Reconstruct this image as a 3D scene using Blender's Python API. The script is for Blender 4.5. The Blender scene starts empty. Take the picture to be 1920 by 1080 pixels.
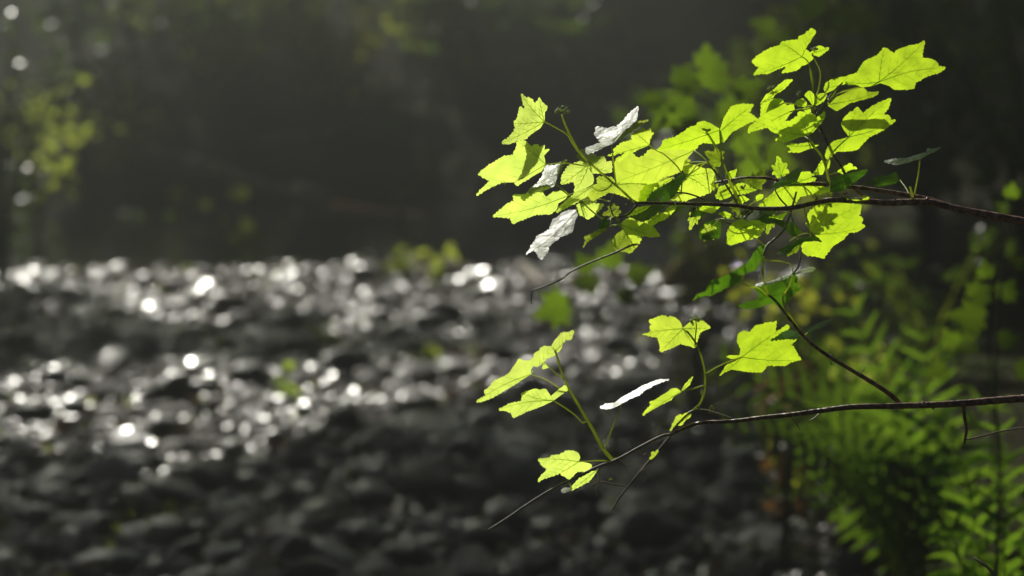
import bpy, math, random
import numpy as np
from mathutils import Vector, Matrix, noise, geometry
R = math.radians
random.seed(7); rng = np.random.default_rng(7)
S = bpy.context.scene
COL = S.collection

# ------------------------------------------------------------------ camera, light, exposure
CAM_Z, PITCH = 1.5, R(10.2)
cam_d = bpy.data.cameras.new('camera'); cam = bpy.data.objects.new('camera', cam_d); COL.objects.link(cam)
cam.location = (0, 0, CAM_Z); cam.rotation_euler = (R(90) - PITCH, 0, 0)
cam_d.sensor_width = 36; cam_d.lens = 75; cam_d.clip_start = 0.05; cam_d.clip_end = 400
cam_d.dof.use_dof = True; cam_d.dof.focus_distance = 2.0; cam_d.dof.aperture_fstop = 4.2
S.camera = cam
SUN_AZ, SUN_EL = R(-17), R(29)            # azimuth from +Y towards +X
SUNV = Vector((math.sin(SUN_AZ)*math.cos(SUN_EL), math.cos(SUN_AZ)*math.cos(SUN_EL), math.sin(SUN_EL)))
w = bpy.data.worlds.new('World'); S.world = w; w.use_nodes = True
nt = w.node_tree; bg = nt.nodes['Background']; sk = nt.nodes.new('ShaderNodeTexSky')
sk.sky_type = 'NISHITA'; sk.sun_disc = False; sk.sun_elevation = SUN_EL; sk.sun_rotation = SUN_AZ
nt.links.new(sk.outputs[0], bg.inputs[0]); bg.inputs[1].default_value = 0.011
sl = bpy.data.lights.new('sun', 'SUN'); sl.energy = 5.0; sl.angle = R(0.5); sl.color = (1, .965, .87)
so = bpy.data.objects.new('sun', sl); COL.objects.link(so); so.rotation_euler = SUNV.to_track_quat('Z', 'Y').to_euler()
so.location = (-3, 10, 12)
S.view_settings.view_transform = 'Standard'; S.view_settings.look = 'None'
S.view_settings.exposure = 0.25; S.view_settings.gamma = 1.0
cy = S.cycles
cy.use_denoising = True; cy.max_bounces = 6; cy.transmission_bounces = 4; cy.transparent_max_bounces = 6
cy.diffuse_bounces = 3; cy.glossy_bounces = 2; cy.volume_bounces = 0; cy.sample_clamp_indirect = 3
cy.caustics_reflective = False; cy.caustics_refractive = False

UP = Vector((0, math.sin(PITCH), math.cos(PITCH))); FW = Vector((0, math.cos(PITCH), -math.sin(PITCH)))
RT = Vector((1, 0, 0)); EYE = Vector((0, 0, CAM_Z)); PX = 0.48 / 1920
def P(x, y, d):                            # a pixel of the photo at depth d metres -> point in the world
    return EYE + FW*d + RT*((x - 960)*PX*d) + UP*((540 - y)*PX*d)

# ------------------------------------------------------------------ helpers
def tag(o, label=None, cat=None, group=None, kind=None):
    for k, v in (('label', label), ('category', cat), ('group', group), ('kind', kind)):
        if v: o[k] = v
    return o
def obj(name, me, mat=None, parent=None):
    o = bpy.data.objects.new(name, me); COL.objects.link(o)
    if mat is not None and me is not None and not me.materials:
        for m in (mat if isinstance(mat, (list, tuple)) else [mat]): me.materials.append(m)
    if parent: o.parent = parent
    return o
def empty(name, label, cat, group=None, loc=(0, 0, 0)):
    o = bpy.data.objects.new(name, None); COL.objects.link(o); o.location = loc; o.empty_display_size = .05
    return tag(o, label, cat, group)
def mesh(name, v, f, smooth=True):
    me = bpy.data.meshes.new(name); me.from_pydata([tuple(p) for p in v], [], f); me.update()
    if smooth: me.shade_smooth()
    return me
class MB:
    def __init__(s): s.v = []; s.f = []; s.m = []
    def add(s, v, f, m=0):
        b = len(s.v); s.v += [tuple(p) for p in v]; s.f += [tuple(i + b for i in q) for q in f]; s.m += [m]*len(f)
    def tube(s, pts, r0, r1=None, seg=6, m=0, bump=0.0):
        r1 = r0 if r1 is None else r1
        pts = [Vector(p) for p in pts]; n = len(pts); v = []; f = []; prev = None
        for i, p in enumerate(pts):
            t = (pts[min(i+1, n-1)] - pts[max(i-1, 0)]).normalized()
            a = t.orthogonal().normalized() if prev is None else (prev - t*prev.dot(t)).normalized()
            prev = a; b = t.cross(a); r = r0 + (r1 - r0)*i/max(1, n-1); r *= 1 + bump*random.uniform(-1, 1)
            for k in range(seg):
                an = 2*math.pi*k/seg; v.append(p + (a*math.cos(an) + b*math.sin(an))*r)
        for i in range(n-1):
            for k in range(seg):
                f.append((i*seg+k, i*seg+(k+1) % seg, (i+1)*seg+(k+1) % seg, (i+1)*seg+k))
        f.append(tuple(range(seg))[::-1]); f.append(tuple((n-1)*seg+k for k in range(seg)))
        s.add(v, f, m)
    def blob(s, c, r, m=0, sq=(1, 1, 1), axis=None):
        import bmesh
        bm = bmesh.new(); bmesh.ops.create_icosphere(bm, subdivisions=1, radius=1)
        q = Vector(axis).to_track_quat('Z', 'Y') if axis is not None else Matrix.Identity(3).to_quaternion()
        v = [Vector(c) + q @ Vector((p.co.x*r*sq[0], p.co.y*r*sq[1], p.co.z*r*sq[2])) for p in bm.verts]
        f = [tuple(x.index for x in q2.verts) for q2 in bm.faces]; bm.free(); s.add(v, f, m)
    def build(s, name, mats, parent=None, smooth=True):
        me = mesh(name, s.v, s.f, smooth); mats = mats if isinstance(mats, (list, tuple)) else [mats]
        for m in mats: me.materials.append(m)
        if len(mats) > 1: me.polygons.foreach_set('material_index', s.m)
        return obj(name, me, None, parent)
def spline(pts, step=8.0):                 # Catmull-Rom through tuples of any length
    pts = [np.array(p, float) for p in pts]; out = []
    for i in range(len(pts)-1):
        p0 = pts[max(i-1, 0)]; p1 = pts[i]; p2 = pts[i+1]; p3 = pts[min(i+2, len(pts)-1)]
        n = max(1, int(np.linalg.norm((p2-p1)[:3])/step))
        for k in range(n):
            t = k/n; out.append(.5*(2*p1 + (p2-p0)*t + (2*p0-5*p1+4*p2-p3)*t*t + (3*p1-p0-3*p2+p3)*t**3))
    out.append(pts[-1]); return out

# ------------------------------------------------------------------ materials
def mat(name):
    m = bpy.data.materials.new(name); m.use_nodes = True; n = m.node_tree.nodes
    return m, m.node_tree, n['Principled BSDF'], n['Material Output']
def N(t, typ, **kw):
    n = t.nodes.new(typ)
    for k, v in kw.items():
        if k in n.inputs: n.inputs[k].default_value = v
        else: setattr(n, k, v)
    return n
def noise_ramp(t, scale, cols, detail=4, vec='Object', rand=True, lo=.35, hi=.68):
    tc = N(t, 'ShaderNodeTexCoord'); nz = N(t, 'ShaderNodeTexNoise', Scale=scale, Detail=detail)
    if rand:
        oi = N(t, 'ShaderNodeObjectInfo'); ad = N(t, 'ShaderNodeVectorMath', operation='ADD'); mu = N(t, 'ShaderNodeMath', operation='MULTIPLY'); mu.inputs[1].default_value = 37
        t.links.new(oi.outputs['Random'], mu.inputs[0]); t.links.new(tc.outputs[vec], ad.inputs[0]); t.links.new(mu.outputs[0], ad.inputs[1]); t.links.new(ad.outputs[0], nz.inputs['Vector'])
    else: t.links.new(tc.outputs[vec], nz.inputs['Vector'])
    cr = N(t, 'ShaderNodeValToRGB'); e = cr.color_ramp.elements
    while len(e) < len(cols): e.new(.5)
    for i, c in enumerate(cols):
        e[i].position = lo + (hi-lo)*i/max(1, len(cols)-1); e[i].color = (*c, 1)
    t.links.new(nz.outputs['Fac'], cr.inputs[0]); return cr, nz, tc
def bump(t, src, b, strength, dist):
    bn = N(t, 'ShaderNodeBump', Strength=strength, Distance=dist); t.links.new(src, bn.inputs['Height']); t.links.new(bn.outputs[0], b.inputs['Normal']); return bn
def leaf_mat(name, base, trans, fac=.6, rough=.42, spec=.5, scale=60, bs=.35, bd=.004, var=.25):
    m, t, b, out = mat(name)
    cr, nz, tc = noise_ramp(t, scale, [tuple(c*(1-var) for c in base), tuple(c*(1+var) for c in base)])
    cr2 = N(t, 'ShaderNodeValToRGB'); e = cr2.color_ramp.elements; e[0].position = .3; e[1].position = .7
    e[0].color = (*[c*(1-var) for c in trans], 1); e[1].color = (*[min(1, c*(1+var*.4)) for c in trans], 1)
    t.links.new(nz.outputs['Fac'], cr2.inputs[0])
    oi = N(t, 'ShaderNodeObjectInfo'); mr = N(t, 'ShaderNodeMapRange'); mr.inputs['To Min'].default_value = .84; mr.inputs['To Max'].default_value = 1.08
    t.links.new(oi.outputs['Random'], mr.inputs['Value'])
    sc = N(t, 'ShaderNodeVectorMath', operation='SCALE'); t.links.new(cr2.outputs[0], sc.inputs[0]); t.links.new(mr.outputs[0], sc.inputs['Scale'])
    tr = N(t, 'ShaderNodeBsdfTranslucent'); t.links.new(sc.outputs[0], tr.inputs['Color'])
    t.links.new(cr.outputs[0], b.inputs['Base Color']); b.inputs['Roughness'].default_value = rough
    b.inputs['Specular IOR Level'].default_value = spec
    bn = bump(t, nz.outputs['Fac'], b, bs, bd); t.links.new(bn.outputs[0], tr.inputs['Normal'])
    mx = N(t, 'ShaderNodeMixShader', Fac=fac); t.links.new(b.outputs[0], mx.inputs[1]); t.links.new(tr.outputs[0], mx.inputs[2])
    t.links.new(mx.outputs[0], out.inputs[0]); return m
def solid(name, cols, rough=.6, scale=40, spec=.4, bs=.3, bd=.002, detail=4, vec='Object'):
    m, t, b, out = mat(name); cr, nz, tc = noise_ramp(t, scale, cols, detail=detail, vec=vec)
    t.links.new(cr.outputs[0], b.inputs['Base Color']); b.inputs['Roughness'].default_value = rough
    b.inputs['Specular IOR Level'].default_value = spec; bump(t, nz.outputs['Fac'], b, bs, bd); return m
M = {}
M['leaf'] = leaf_mat('sunlit_leaf', (.10, .20, .02), (.67, .99, .03), .79, bs=.5)
M['leaf_glow'] = leaf_mat('painted_glow_leaf', (.22, .30, .05), (.76, .99, .15), .88, bs=.5)  # paler copy for the left leaves: haze and sun put into the colour
M['leaf_half_glow'] = leaf_mat('painted_half_glow_leaf', (.14, .24, .03), (.74, .99, .07), .82, bs=.5)  # in-between step of the same brightening, light put into the colour
M['leaf_glare'] = leaf_mat('painted_sheen_leaf', (.36, .47, .20), (.75, .95, .10), .55, rough=.42, spec=1.0, bs=.35, scale=70, var=.35)  # gloss plus a pale base that carries part of the sun glare
M['leaf_shaded'] = leaf_mat('painted_shade_leaf', (.035, .11, .008), (.22, .52, .01), .5)  # darker copy of the leaf, shade from its neighbours put into the colour
M['vein'] = leaf_mat('leaf_vein', (.16, .26, .03), (.46, .72, .02), .6)
M['green_stem'] = leaf_mat('green_stem', (.40, .50, .16), (.85, .98, .16), .6, rough=.4)
M['pale_stem'] = solid('pale_stem', [(.35, .33, .22), (.55, .52, .38)], .5, 200)
M['bark'] = solid('red_brown_bark', [(.07, .028, .016), (.24, .10, .065), (.48, .28, .21)], .38, 220, .8, .6)
M['bark_grey'] = solid('grey_twig_bark', [(.25, .19, .14), (.52, .43, .34)], .55, 180)
M['bg_leaf'] = leaf_mat('bank_leaf', (.10, .14, .025), (.72, .88, .10), .72, rough=.4, scale=9, var=.5)
M['bg_leaf_shaded'] = leaf_mat('painted_shade_bank_leaf', (.03, .055, .01), (.16, .26, .02), .5, rough=.45, scale=9, var=.5)  # dimmer copy of the bank leaf, shade put into its colour
M['bg_leaf_bright'] = leaf_mat('bright_bank_leaf', (.09, .16, .01), (.62, .85, .03), .65, rough=.35, scale=9, var=.35)
M['bg_leaf_yellow'] = leaf_mat('yellowing_leaf', (.16, .16, .02), (.50, .54, .04), .6, scale=9, var=.4)
M['bg_leaf_rust'] = leaf_mat('rusty_dead_leaf', (.10, .05, .015), (.22, .11, .03), .4, scale=9, var=.4)
M['litter'] = leaf_mat('dead_leaf_brown', (.16, .10, .06), (.30, .17, .07), .3, scale=5, var=.6)
M['bud'] = leaf_mat('downy_bud', (.45, .48, .30), (.80, .92, .45), .6)
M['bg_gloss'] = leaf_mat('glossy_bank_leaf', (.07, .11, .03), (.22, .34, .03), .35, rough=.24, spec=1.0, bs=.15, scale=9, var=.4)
M['spray'] = leaf_mat('shaded_maple_leaf', (.03, .07, .008), (.26, .42, .015), .55, scale=20, var=.3)
M['fern'] = leaf_mat('fern_frond_green', (.03, .06, .008), (.23, .40, .02), .55, scale=20, var=.35)
M['trunk'] = solid('tree_bark', [(.02, .016, .012), (.06, .05, .04)], .85, 6, .2, .8, .03)
M['log'] = solid('weathered_log', [(.14, .12, .09), (.34, .30, .24)], .8, 9, .3, .7, .02)
M['log_red'] = solid('reddish_log', [(.34, .12, .08), (.62, .30, .22)], .7, 9, .3, .7, .02)
M['dead'] = solid('dead_stick', [(.26, .20, .16), (.45, .38, .32)], .7, 30)
M['moss'] = solid('moss_over_rock', [(.08, .05, .015), (.20, .18, .02), (.34, .34, .03)], .95, 6, .1, 1, .03)

def stone_mat(name, cols, rough, scale=14):
    m, t, b, out = mat(name); cr, nz, tc = noise_ramp(t, scale, cols, detail=6, lo=.3, hi=.72)
    oi = N(t, 'ShaderNodeObjectInfo'); mr = N(t, 'ShaderNodeMapRange'); mr.inputs['To Min'].default_value = .5; mr.inputs['To Max'].default_value = 1.7
    t.links.new(oi.outputs['Random'], mr.inputs['Value']); sc = N(t, 'ShaderNodeVectorMath', operation='SCALE')
    t.links.new(cr.outputs[0], sc.inputs[0]); t.links.new(mr.outputs[0], sc.inputs['Scale']); t.links.new(sc.outputs[0], b.inputs['Base Color'])
    n2 = N(t, 'ShaderNodeTexNoise', Scale=45, Detail=3); t.links.new(tc.outputs['Object'], n2.inputs['Vector'])
    mrr = N(t, 'ShaderNodeMapRange'); mrr.inputs['From Min'].default_value = .42; mrr.inputs['From Max'].default_value = .58; mrr.inputs['To Min'].default_value = rough - .06; mrr.inputs['To Max'].default_value = .75
    n3 = N(t, 'ShaderNodeTexNoise', Scale=6, Detail=2); ge = N(t, 'ShaderNodeNewGeometry'); t.links.new(ge.outputs['Position'], n3.inputs['Vector'])
    t.links.new(n3.outputs['Fac'], mrr.inputs['Value']); t.links.new(mrr.outputs[0], b.inputs['Roughness']); b.inputs['Specular IOR Level'].default_value = 1.0
    cw = N(t, 'ShaderNodeMapRange'); cw.inputs['From Min'].default_value = .43; cw.inputs['From Max'].default_value = .53; cw.inputs['To Min'].default_value = .9; cw.inputs['To Max'].default_value = 0
    t.links.new(n3.outputs['Fac'], cw.inputs['Value']); t.links.new(cw.outputs[0], b.inputs['Coat Weight']); b.inputs['Coat Roughness'].default_value = .2; b.inputs['Coat IOR'].default_value = 1.5
    bump(t, n2.outputs['Fac'], b, .8, .008); return m
M['stone'] = stone_mat('wet_stone', [(.012, .010, .008), (.040, .034, .024), (.12, .10, .07)], .2)
M['stone_warm'] = stone_mat('warm_stone', [(.03, .018, .015), (.07, .045, .035), (.14, .09, .07)], .28)
M['stone_pale'] = stone_mat('pale_stone', [(.10, .095, .09), (.20, .19, .17)], .36)
M['stone_white'] = stone_mat('white_stone', [(.5, .5, .44), (.75, .74, .66)], .5)

# ------------------------------------------------------------------ terrain
def sst(a, b, x):
    t = np.clip((x-a)/(b-a), 0, 1); return t*t*(3-2*t)
def edge_x(Y):  return np.where(Y < 6, .03 + .118*np.maximum(Y, 1.5), .738 + .02*(Y-6))
def terrain(x, Y):
    x = np.asarray(x, float); Y = np.asarray(Y, float)
    wob = .03*np.sin(x*2.1+.7*Y)*np.cos(Y*1.7) + .012*np.sin(x*7+Y*5)
    e = x - edge_x(Y) - .06*np.sin(Y*2.3)
    z = wob*(.6 + .4*sst(9, 12, Y))
    z = z + .46*sst(0, .55, e)*(1 - .5*sst(4, 7, Y)) + .10*np.maximum(0, e-.5) + .5*np.maximum(0, e-2.5)
    l = -x - 2.15 - .03*Y + .12*np.sin(Y*1.3)
    z = z + .3*sst(0, .9, l) + .18*np.maximum(0, l-.8) + .35*np.maximum(0, l-4)
    z = z + .22*sst(10.9, 12, Y + .25*np.sin(x*1.4)) + .27*np.maximum(0, Y-11.8) + .22*np.maximum(0, Y-22) - .12*sst(8.6, 9.4, Y)*(1-sst(10.6, 11.4, Y))
    z = z + .4*np.maximum(0, -Y-3)
    return np.where(z > 7, 7 + 1.4*np.tanh((z-7)/1.4), z)
def tz(x, Y): return float(terrain(x, Y))
def G(px, py, lift=0.0):                   # where the line of sight of a photo pixel meets the ground
    lo, hi = 1.5, 60.
    d = lo
    while d < hi:
        p = P(px, py, d)
        if p.z <= tz(p.x, p.y): break
        d += .05
    p = P(px, py, d); p.z = tz(p.x, p.y) + lift; return p, d
u = np.linspace(-1, 1, 261); gx = 38*np.sinh(u*4.2)/math.sinh(4.2)
v_ = np.linspace(-.62, 1, 301); gy = 5 + 33*np.sinh(v_*3.4)/math.sinh(3.4)
GX, GY = np.meshgrid(gx, gy); GZ = terrain(GX, GY)
vv = np.stack([GX.ravel(), GY.ravel(), GZ.ravel()], 1); nx = len(gx)
ff = [(j*nx+i, j*nx+i+1, (j+1)*nx+i+1, (j+1)*nx+i) for j in range(len(gy)-1) for i in range(nx-1)]
m, t, b, out = mat('forest_soil')
cr, nz, tc = noise_ramp(t, 3.5, [(.010, .008, .005), (.028, .026, .010), (.045, .065, .012)], detail=8, rand=False)
t.links.new(cr.outputs[0], b.inputs['Base Color']); b.inputs['Roughness'].default_value = .95; b.inputs['Specular IOR Level'].default_value = .04
n2 = N(t, 'ShaderNodeTexNoise', Scale=28, Detail=6); t.links.new(tc.outputs['Object'], n2.inputs['Vector']); bump(t, n2.outputs['Fac'], b, .8, .03)
tag(obj('ground', mesh('ground', vv, ff), m), kind='structure')
# shallow water between the stones
m, t, b, out = mat('creek_water')
tc = N(t, 'ShaderNodeTexCoord'); n1 = N(t, 'ShaderNodeTexNoise', Scale=22, Detail=3); t.links.new(tc.outputs['Object'], n1.inputs['Vector'])
b.inputs['Base Color'].default_value = (.012, .014, .018, 1); b.inputs['Roughness'].default_value = .07; b.inputs['IOR'].default_value = 1.33
bump(t, n1.outputs['Fac'], b, .25, .01)
xs = np.linspace(-3.2, 1.1, 60); ys = np.linspace(2.5, 11.7, 120); WX, WY = np.meshgrid(xs, ys)
wv = np.stack([WX.ravel(), WY.ravel(), (-.028 + .002*np.sin(WX*9+WY*4)).ravel()], 1)
wf = [(j*60+i, j*60+i+1, (j+1)*60+i+1, (j+1)*60+i) for j in range(119) for i in range(59)]
tag(obj('water', mesh('water', wv, wf), m), kind='structure')

# ------------------------------------------------------------------ stones of the creek bed
import bmesh
def ico(sub):
    bm = bmesh.new(); bmesh.ops.create_icosphere(bm, subdivisions=sub, radius=1)
    v = np.array([p.co[:] for p in bm.verts]); f = np.array([[x.index for x in q.verts] for q in bm.faces]); bm.free(); return v, f
V3, F3 = ico(3); V2, F2 = ico(2)
def stone_shape(V, seed):
    out = []
    for p in V:
        p = Vector(p); n1 = noise.noise(p*.9 + Vector((seed*7.1, 0, 0))); n2_ = noise.noise(p*2.1 + Vector((0, seed*3.3, 5)))
        q = p*(1 + .32*n1 + .12*n2_)
        out.append((q.x, q.y, q.z))
    return np.array(out)
SH3 = [stone_shape(V3, i) for i in range(10)]; SH2 = [stone_shape(V2, i) for i in range(10)]
cands = []
while len(cands) < 15500:
    Y = 3.6 + 7.4*rng.random()**.85; x = rng.uniform(-.36*Y-.35, edge_x(np.array(Y))+.25)
    if Y > 8.7 + .3*math.sin(x*2.2+1) + .15*math.sin(x*6.1) - .8*max(0, x+.2) + 1.1*rng.random()**5 and rng.random() > .07: continue
    s = float(np.clip(rng.lognormal(math.log(.018), .6), .008, .08))
    cands.append((s, x, Y))
cands.sort(key=lambda c: -c[0]/c[2])
placed = []; small = []
grid = {}
def clash(x, Y, s):
    k = (int(x/.25), int(Y/.25))
    for a in (-1, 0, 1):
        for b_ in (-1, 0, 1):
            for (x2, Y2, s2) in grid.get((k[0]+a, k[1]+b_), ()):
                if math.hypot(x-x2, Y-Y2) < .62*(s+s2): return True
    grid.setdefault(k, []).append((x, Y, s)); return False
variants = []
for i in range(10):
    for mk in ('stone', 'stone_warm', 'stone_pale'):
        me = mesh('cobble', SH3[i], [tuple(int(a) for a in q) for q in F3]); me.materials.append(M[mk]); variants.append((me, mk))
big = [c for c in cands if not clash(c[1], c[2], c[0])]
seen = [c for c in big if -.25*c[2] < c[1]]; top = seen[:300]; keep_ = set(id(c) for c in top); big = top + [c for c in big if id(c) not in keep_]
for i, (s, x, Y) in enumerate(big):
    wob = rng.random(3)
    if i < 300:
        mk = rng.choice(['stone', 'stone', 'stone', 'stone_warm', 'stone_pale'], p=[.25, .2, .15, .28, .12])
        me = [a for a in variants if a[1] == mk][int(rng.integers(10))][0]
        o = bpy.data.objects.new('cobble', me); COL.objects.link(o)
        o.location = (x, Y, tz(x, Y) + s*.22); o.rotation_euler = (wob[0]*.7-.2, wob[1]*.6-.3, wob[2]*6.28)
        o.scale = (s*1.15, s*(.75+.3*wob[0]), s*(.35+.35*wob[1]))
        tag(o, 'rounded wet cobble among the many strewn along the dark creek bed', 'stone', 'wet cobbles on the creek bed')
def stone_mass(name, items, mk, label, sub=2):
    vs = []; fs = []; b0 = 0; SH, FF = (SH2, F2)
    for (s, x, Y) in items:
        V = SH[int(rng.integers(10))]*np.array([s*1.15, s*rng.uniform(.7, 1), s*rng.uniform(.25, .7)])
        a = rng.random()*6.28; t1 = rng.uniform(-.5, .5); ca, sa = math.cos(a), math.sin(a); ct, st_ = math.cos(t1), math.sin(t1)
        Rm = np.array([[ca, -sa, 0], [sa, ca, 0], [0, 0, 1]]) @ np.array([[1, 0, 0], [0, ct, -st_], [0, st_, ct]])
        V = V @ Rm.T + np.array([x, Y, tz(x, Y) + s*.15]); vs.append(V); fs.append(FF + b0); b0 += len(V)
    V = np.concatenate(vs); F = np.concatenate(fs)
    return tag(obj(name, mesh(name, V, F.tolist()), M[mk]), label, 'pebbles', None, 'stuff')
rest = big[300:]
grav = []
for i in range(19500):
    Y = 3.3 + 6.3*rng.random()**.8; x = rng.uniform(-.36*Y-.3, edge_x(np.array(Y))+.2)
    if Y < 8.65 + .3*math.sin(x*2.2+1) - .8*max(0, x+.2): grav.append((rng.uniform(.007, .019), x, Y))
def pick(items, a, b_): return [c for i, c in enumerate(items) if a <= (i*7919 % 100)/100 < b_]
stone_mass('dark_pebbles', pick(rest + grav, 0, .7), 'stone', 'countless small dark wet pebbles filling the creek bed')
stone_mass('brown_pebbles', pick(rest + grav, .7, .93), 'stone_warm', 'small brown and reddish pebbles scattered through the creek bed')
stone_mass('pale_pebbles', pick(rest + grav, .93, 1.0), 'stone_pale', 'small pale grey pebbles scattered through the creek bed')
random.seed(5)
def litter(name, mk, n, s0, s1, label):
    vs = MB()
    for _ in range(n):
        Y = random.uniform(4.2, 9.6); x = random.uniform(-.27*Y, float(edge_x(np.array(Y)))+.1); a = random.uniform(0, 6.28); s_ = random.uniform(s0, s1); z = tz(x, Y) + random.uniform(.012, .04)
        d = Vector((math.cos(a), math.sin(a), random.uniform(-.3, .5))).normalized(); n_ = Vector((random.uniform(-.6, .6), random.uniform(-.8, .3), 1)); n_ = (n_ - d*n_.dot(d)).normalized(); q = d.cross(n_)
        vs.add([Vector((x, Y, z)) + (q*u_ + d*v_ + n_*w_)*s_ for u_, v_, w_ in [(0, -.5, 0), (.3, -.1, .1), (.24, .25, .12), (0, .6, 0), (-.24, .25, .12), (-.3, -.1, .1), (0, .1, -.02)]], [(6, 0, 1), (6, 1, 2), (6, 2, 3), (6, 3, 4), (6, 4, 5), (6, 5, 0)])
    o = vs.build(name, M[mk], None, smooth=False); return tag(o, label, 'fallen leaves', None, 'stuff')
litter('leaf_litter', 'litter', 900, .025, .06, 'brown and tan dead leaves strewn between the stones of the creek bed')
litter('creeping_weeds', 'bg_leaf', 260, .02, .045, 'tiny green seedlings and moss scraps scattered over the creek bed')
def boulder(px, py, wpx, asp, mk, label, name='rock', sink=.25, seed=1, yaw=0, d=None):
    if d: p = P(px, py, d)
    else: p, d = G(px, py)
    r = wpx*PX*d/2
    me = mesh(name, stone_shape(V3, seed), [tuple(int(a) for a in q) for q in F3]); o = obj(name, me, M[mk])
    o.location = p + Vector((0, 0, r*asp*(1-2*sink)*.5)); o.scale = (r, r*.8, r*asp); o.rotation_euler = (0, 0, yaw)
    return tag(o, label, 'rock')
boulder(1172, 655, 70, .6, 'stone_white', 'bright white rock glowing in the sun near the right edge of the creek bed', seed=3)
boulder(450, 585, 46, 1.1, 'stone_warm', 'pinkish upright stone beside the brightest water glints', seed=12)
boulder(510, 640, 120, .42, 'stone', 'large dark flat rock below the pinkish upright stone', seed=5)
boulder(375, 700, 100, .45, 'stone', 'blue grey flat rock in the middle of the sparkling cobbles', seed=6)
boulder(905, 850, 120, .5, 'stone_pale', 'bluish grey rock left of the lowest lit leaf', seed=7)
boulder(560, 1050, 110, .75, 'stone', 'pointed grey stone in shade at the bottom of the picture', seed=8)
boulder(790, 820, 170, .35, 'stone', 'long low dark slab between sunlit and shaded stones', seed=9)
boulder(1375, 900, 60, .8, 'stone_pale', 'pale rounded stone at the foot of the fern bank', seed=10)
boulder(440, 1055, 70, .7, 'stone_pale', 'small light grey stone in the shaded foreground bed', seed=11)

random.seed(11)
# ------------------------------------------------------------------ leaves of background plants
def leaf_points(kind):
    if kind == 'oval': o = [(0, 0), (.28, .25), (.34, .5), (.2, .8), (0, 1), (-.2, .8), (-.34, .5), (-.28, .25)]
    elif kind == 'palm': o = [(0, 0), (.25, -.08), (.34, .1), (.62, .12), (.42, .34), (.55, .62), (.25, .56), (.18, .8), (0, 1.05), (-.18, .8), (-.25, .56), (-.55, .62), (-.42, .34), (-.62, .12), (-.34, .1), (-.25, -.08)]
    else: o = [(0, 0), (.09, .3), (.07, .7), (0, 1), (-.07, .7), (-.09, .3)]
    return o
def add_leaf(mb, p, d, nrm, size, kind='oval', curl=.15):
    d = Vector(d).normalized(); n = Vector(nrm); n = (n - d*n.dot(d)).normalized() if abs(n.normalized().dot(d)) < .98 else d.orthogonal().normalized(); s = d.cross(n)
    o = leaf_points(kind); c = (0, .45)
    v = [Vector(p) + (s*a + d*b_ + n*(curl*abs(a) - curl*b_*b_))*size for a, b_ in [c] + o]
    f = [(0, i+1, (i+1) % len(o) + 1) for i in range(len(o))]; mb.add(v, f)
def rdir(): 
    a = random.uniform(0, 6.283); z = random.uniform(-1, 1); r = math.sqrt(1-z*z); return Vector((r*math.cos(a), r*math.sin(a), z))
def shrub(name, base, size, n, lsize, mkey, label, cat='shrub', kind='oval', group=None, stems=5, droop=.3, clumps=7, fill=.55, nup=(-.7, .35)):
    root = empty(name, label, cat, group, base); base = Vector(base); sx, sy, sz = size
    st = MB(); fo = MB(); tips = []
    for k in range(stems):
        a = random.uniform(0, 6.283); q = Vector((math.cos(a)*sx*random.uniform(.2, .9), math.sin(a)*sy*random.uniform(.2, .9), sz*random.uniform(.7, 1)))
        pts = [Vector((0, 0, -.05)), Vector((q.x*.25, q.y*.25, q.z*.5)), q]; sp = [Vector(x) for x in spline([tuple(x) for x in pts], .08)]
        st.tube(sp, .012*max(sz, .4), .003, 5); tips += sp[len(sp)//3:]
    cl = []
    for _ in range(clumps):
        c = random.choice(tips); cl.append((c + rdir()*.15*sx, random.uniform(.25, .5)))
    for _ in range(n):
        if random.random() < fill: c, r = random.choice(cl); p = c + rdir()*r*min(sx, sz)*random.random()**.5
        else: p = random.choice(tips) + rdir()*lsize*random.uniform(.5, 3)
        p.z = max(p.z, .03); d = rdir(); d.z = d.z*.5 - droop*.5; nm = rdir()*.8 + Vector((0, *nup))
        add_leaf(fo, p, d, nm, lsize*random.uniform(.6, 1.25), kind)
    f = fo.build('foliage', M[mkey], root, smooth=False); s = st.build('stem', M['trunk'] if sz > .5 else M['green_stem'], root)
    return root
def rock_spot(px, py, lift=0): p, d = G(px, py, lift); return p
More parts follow.
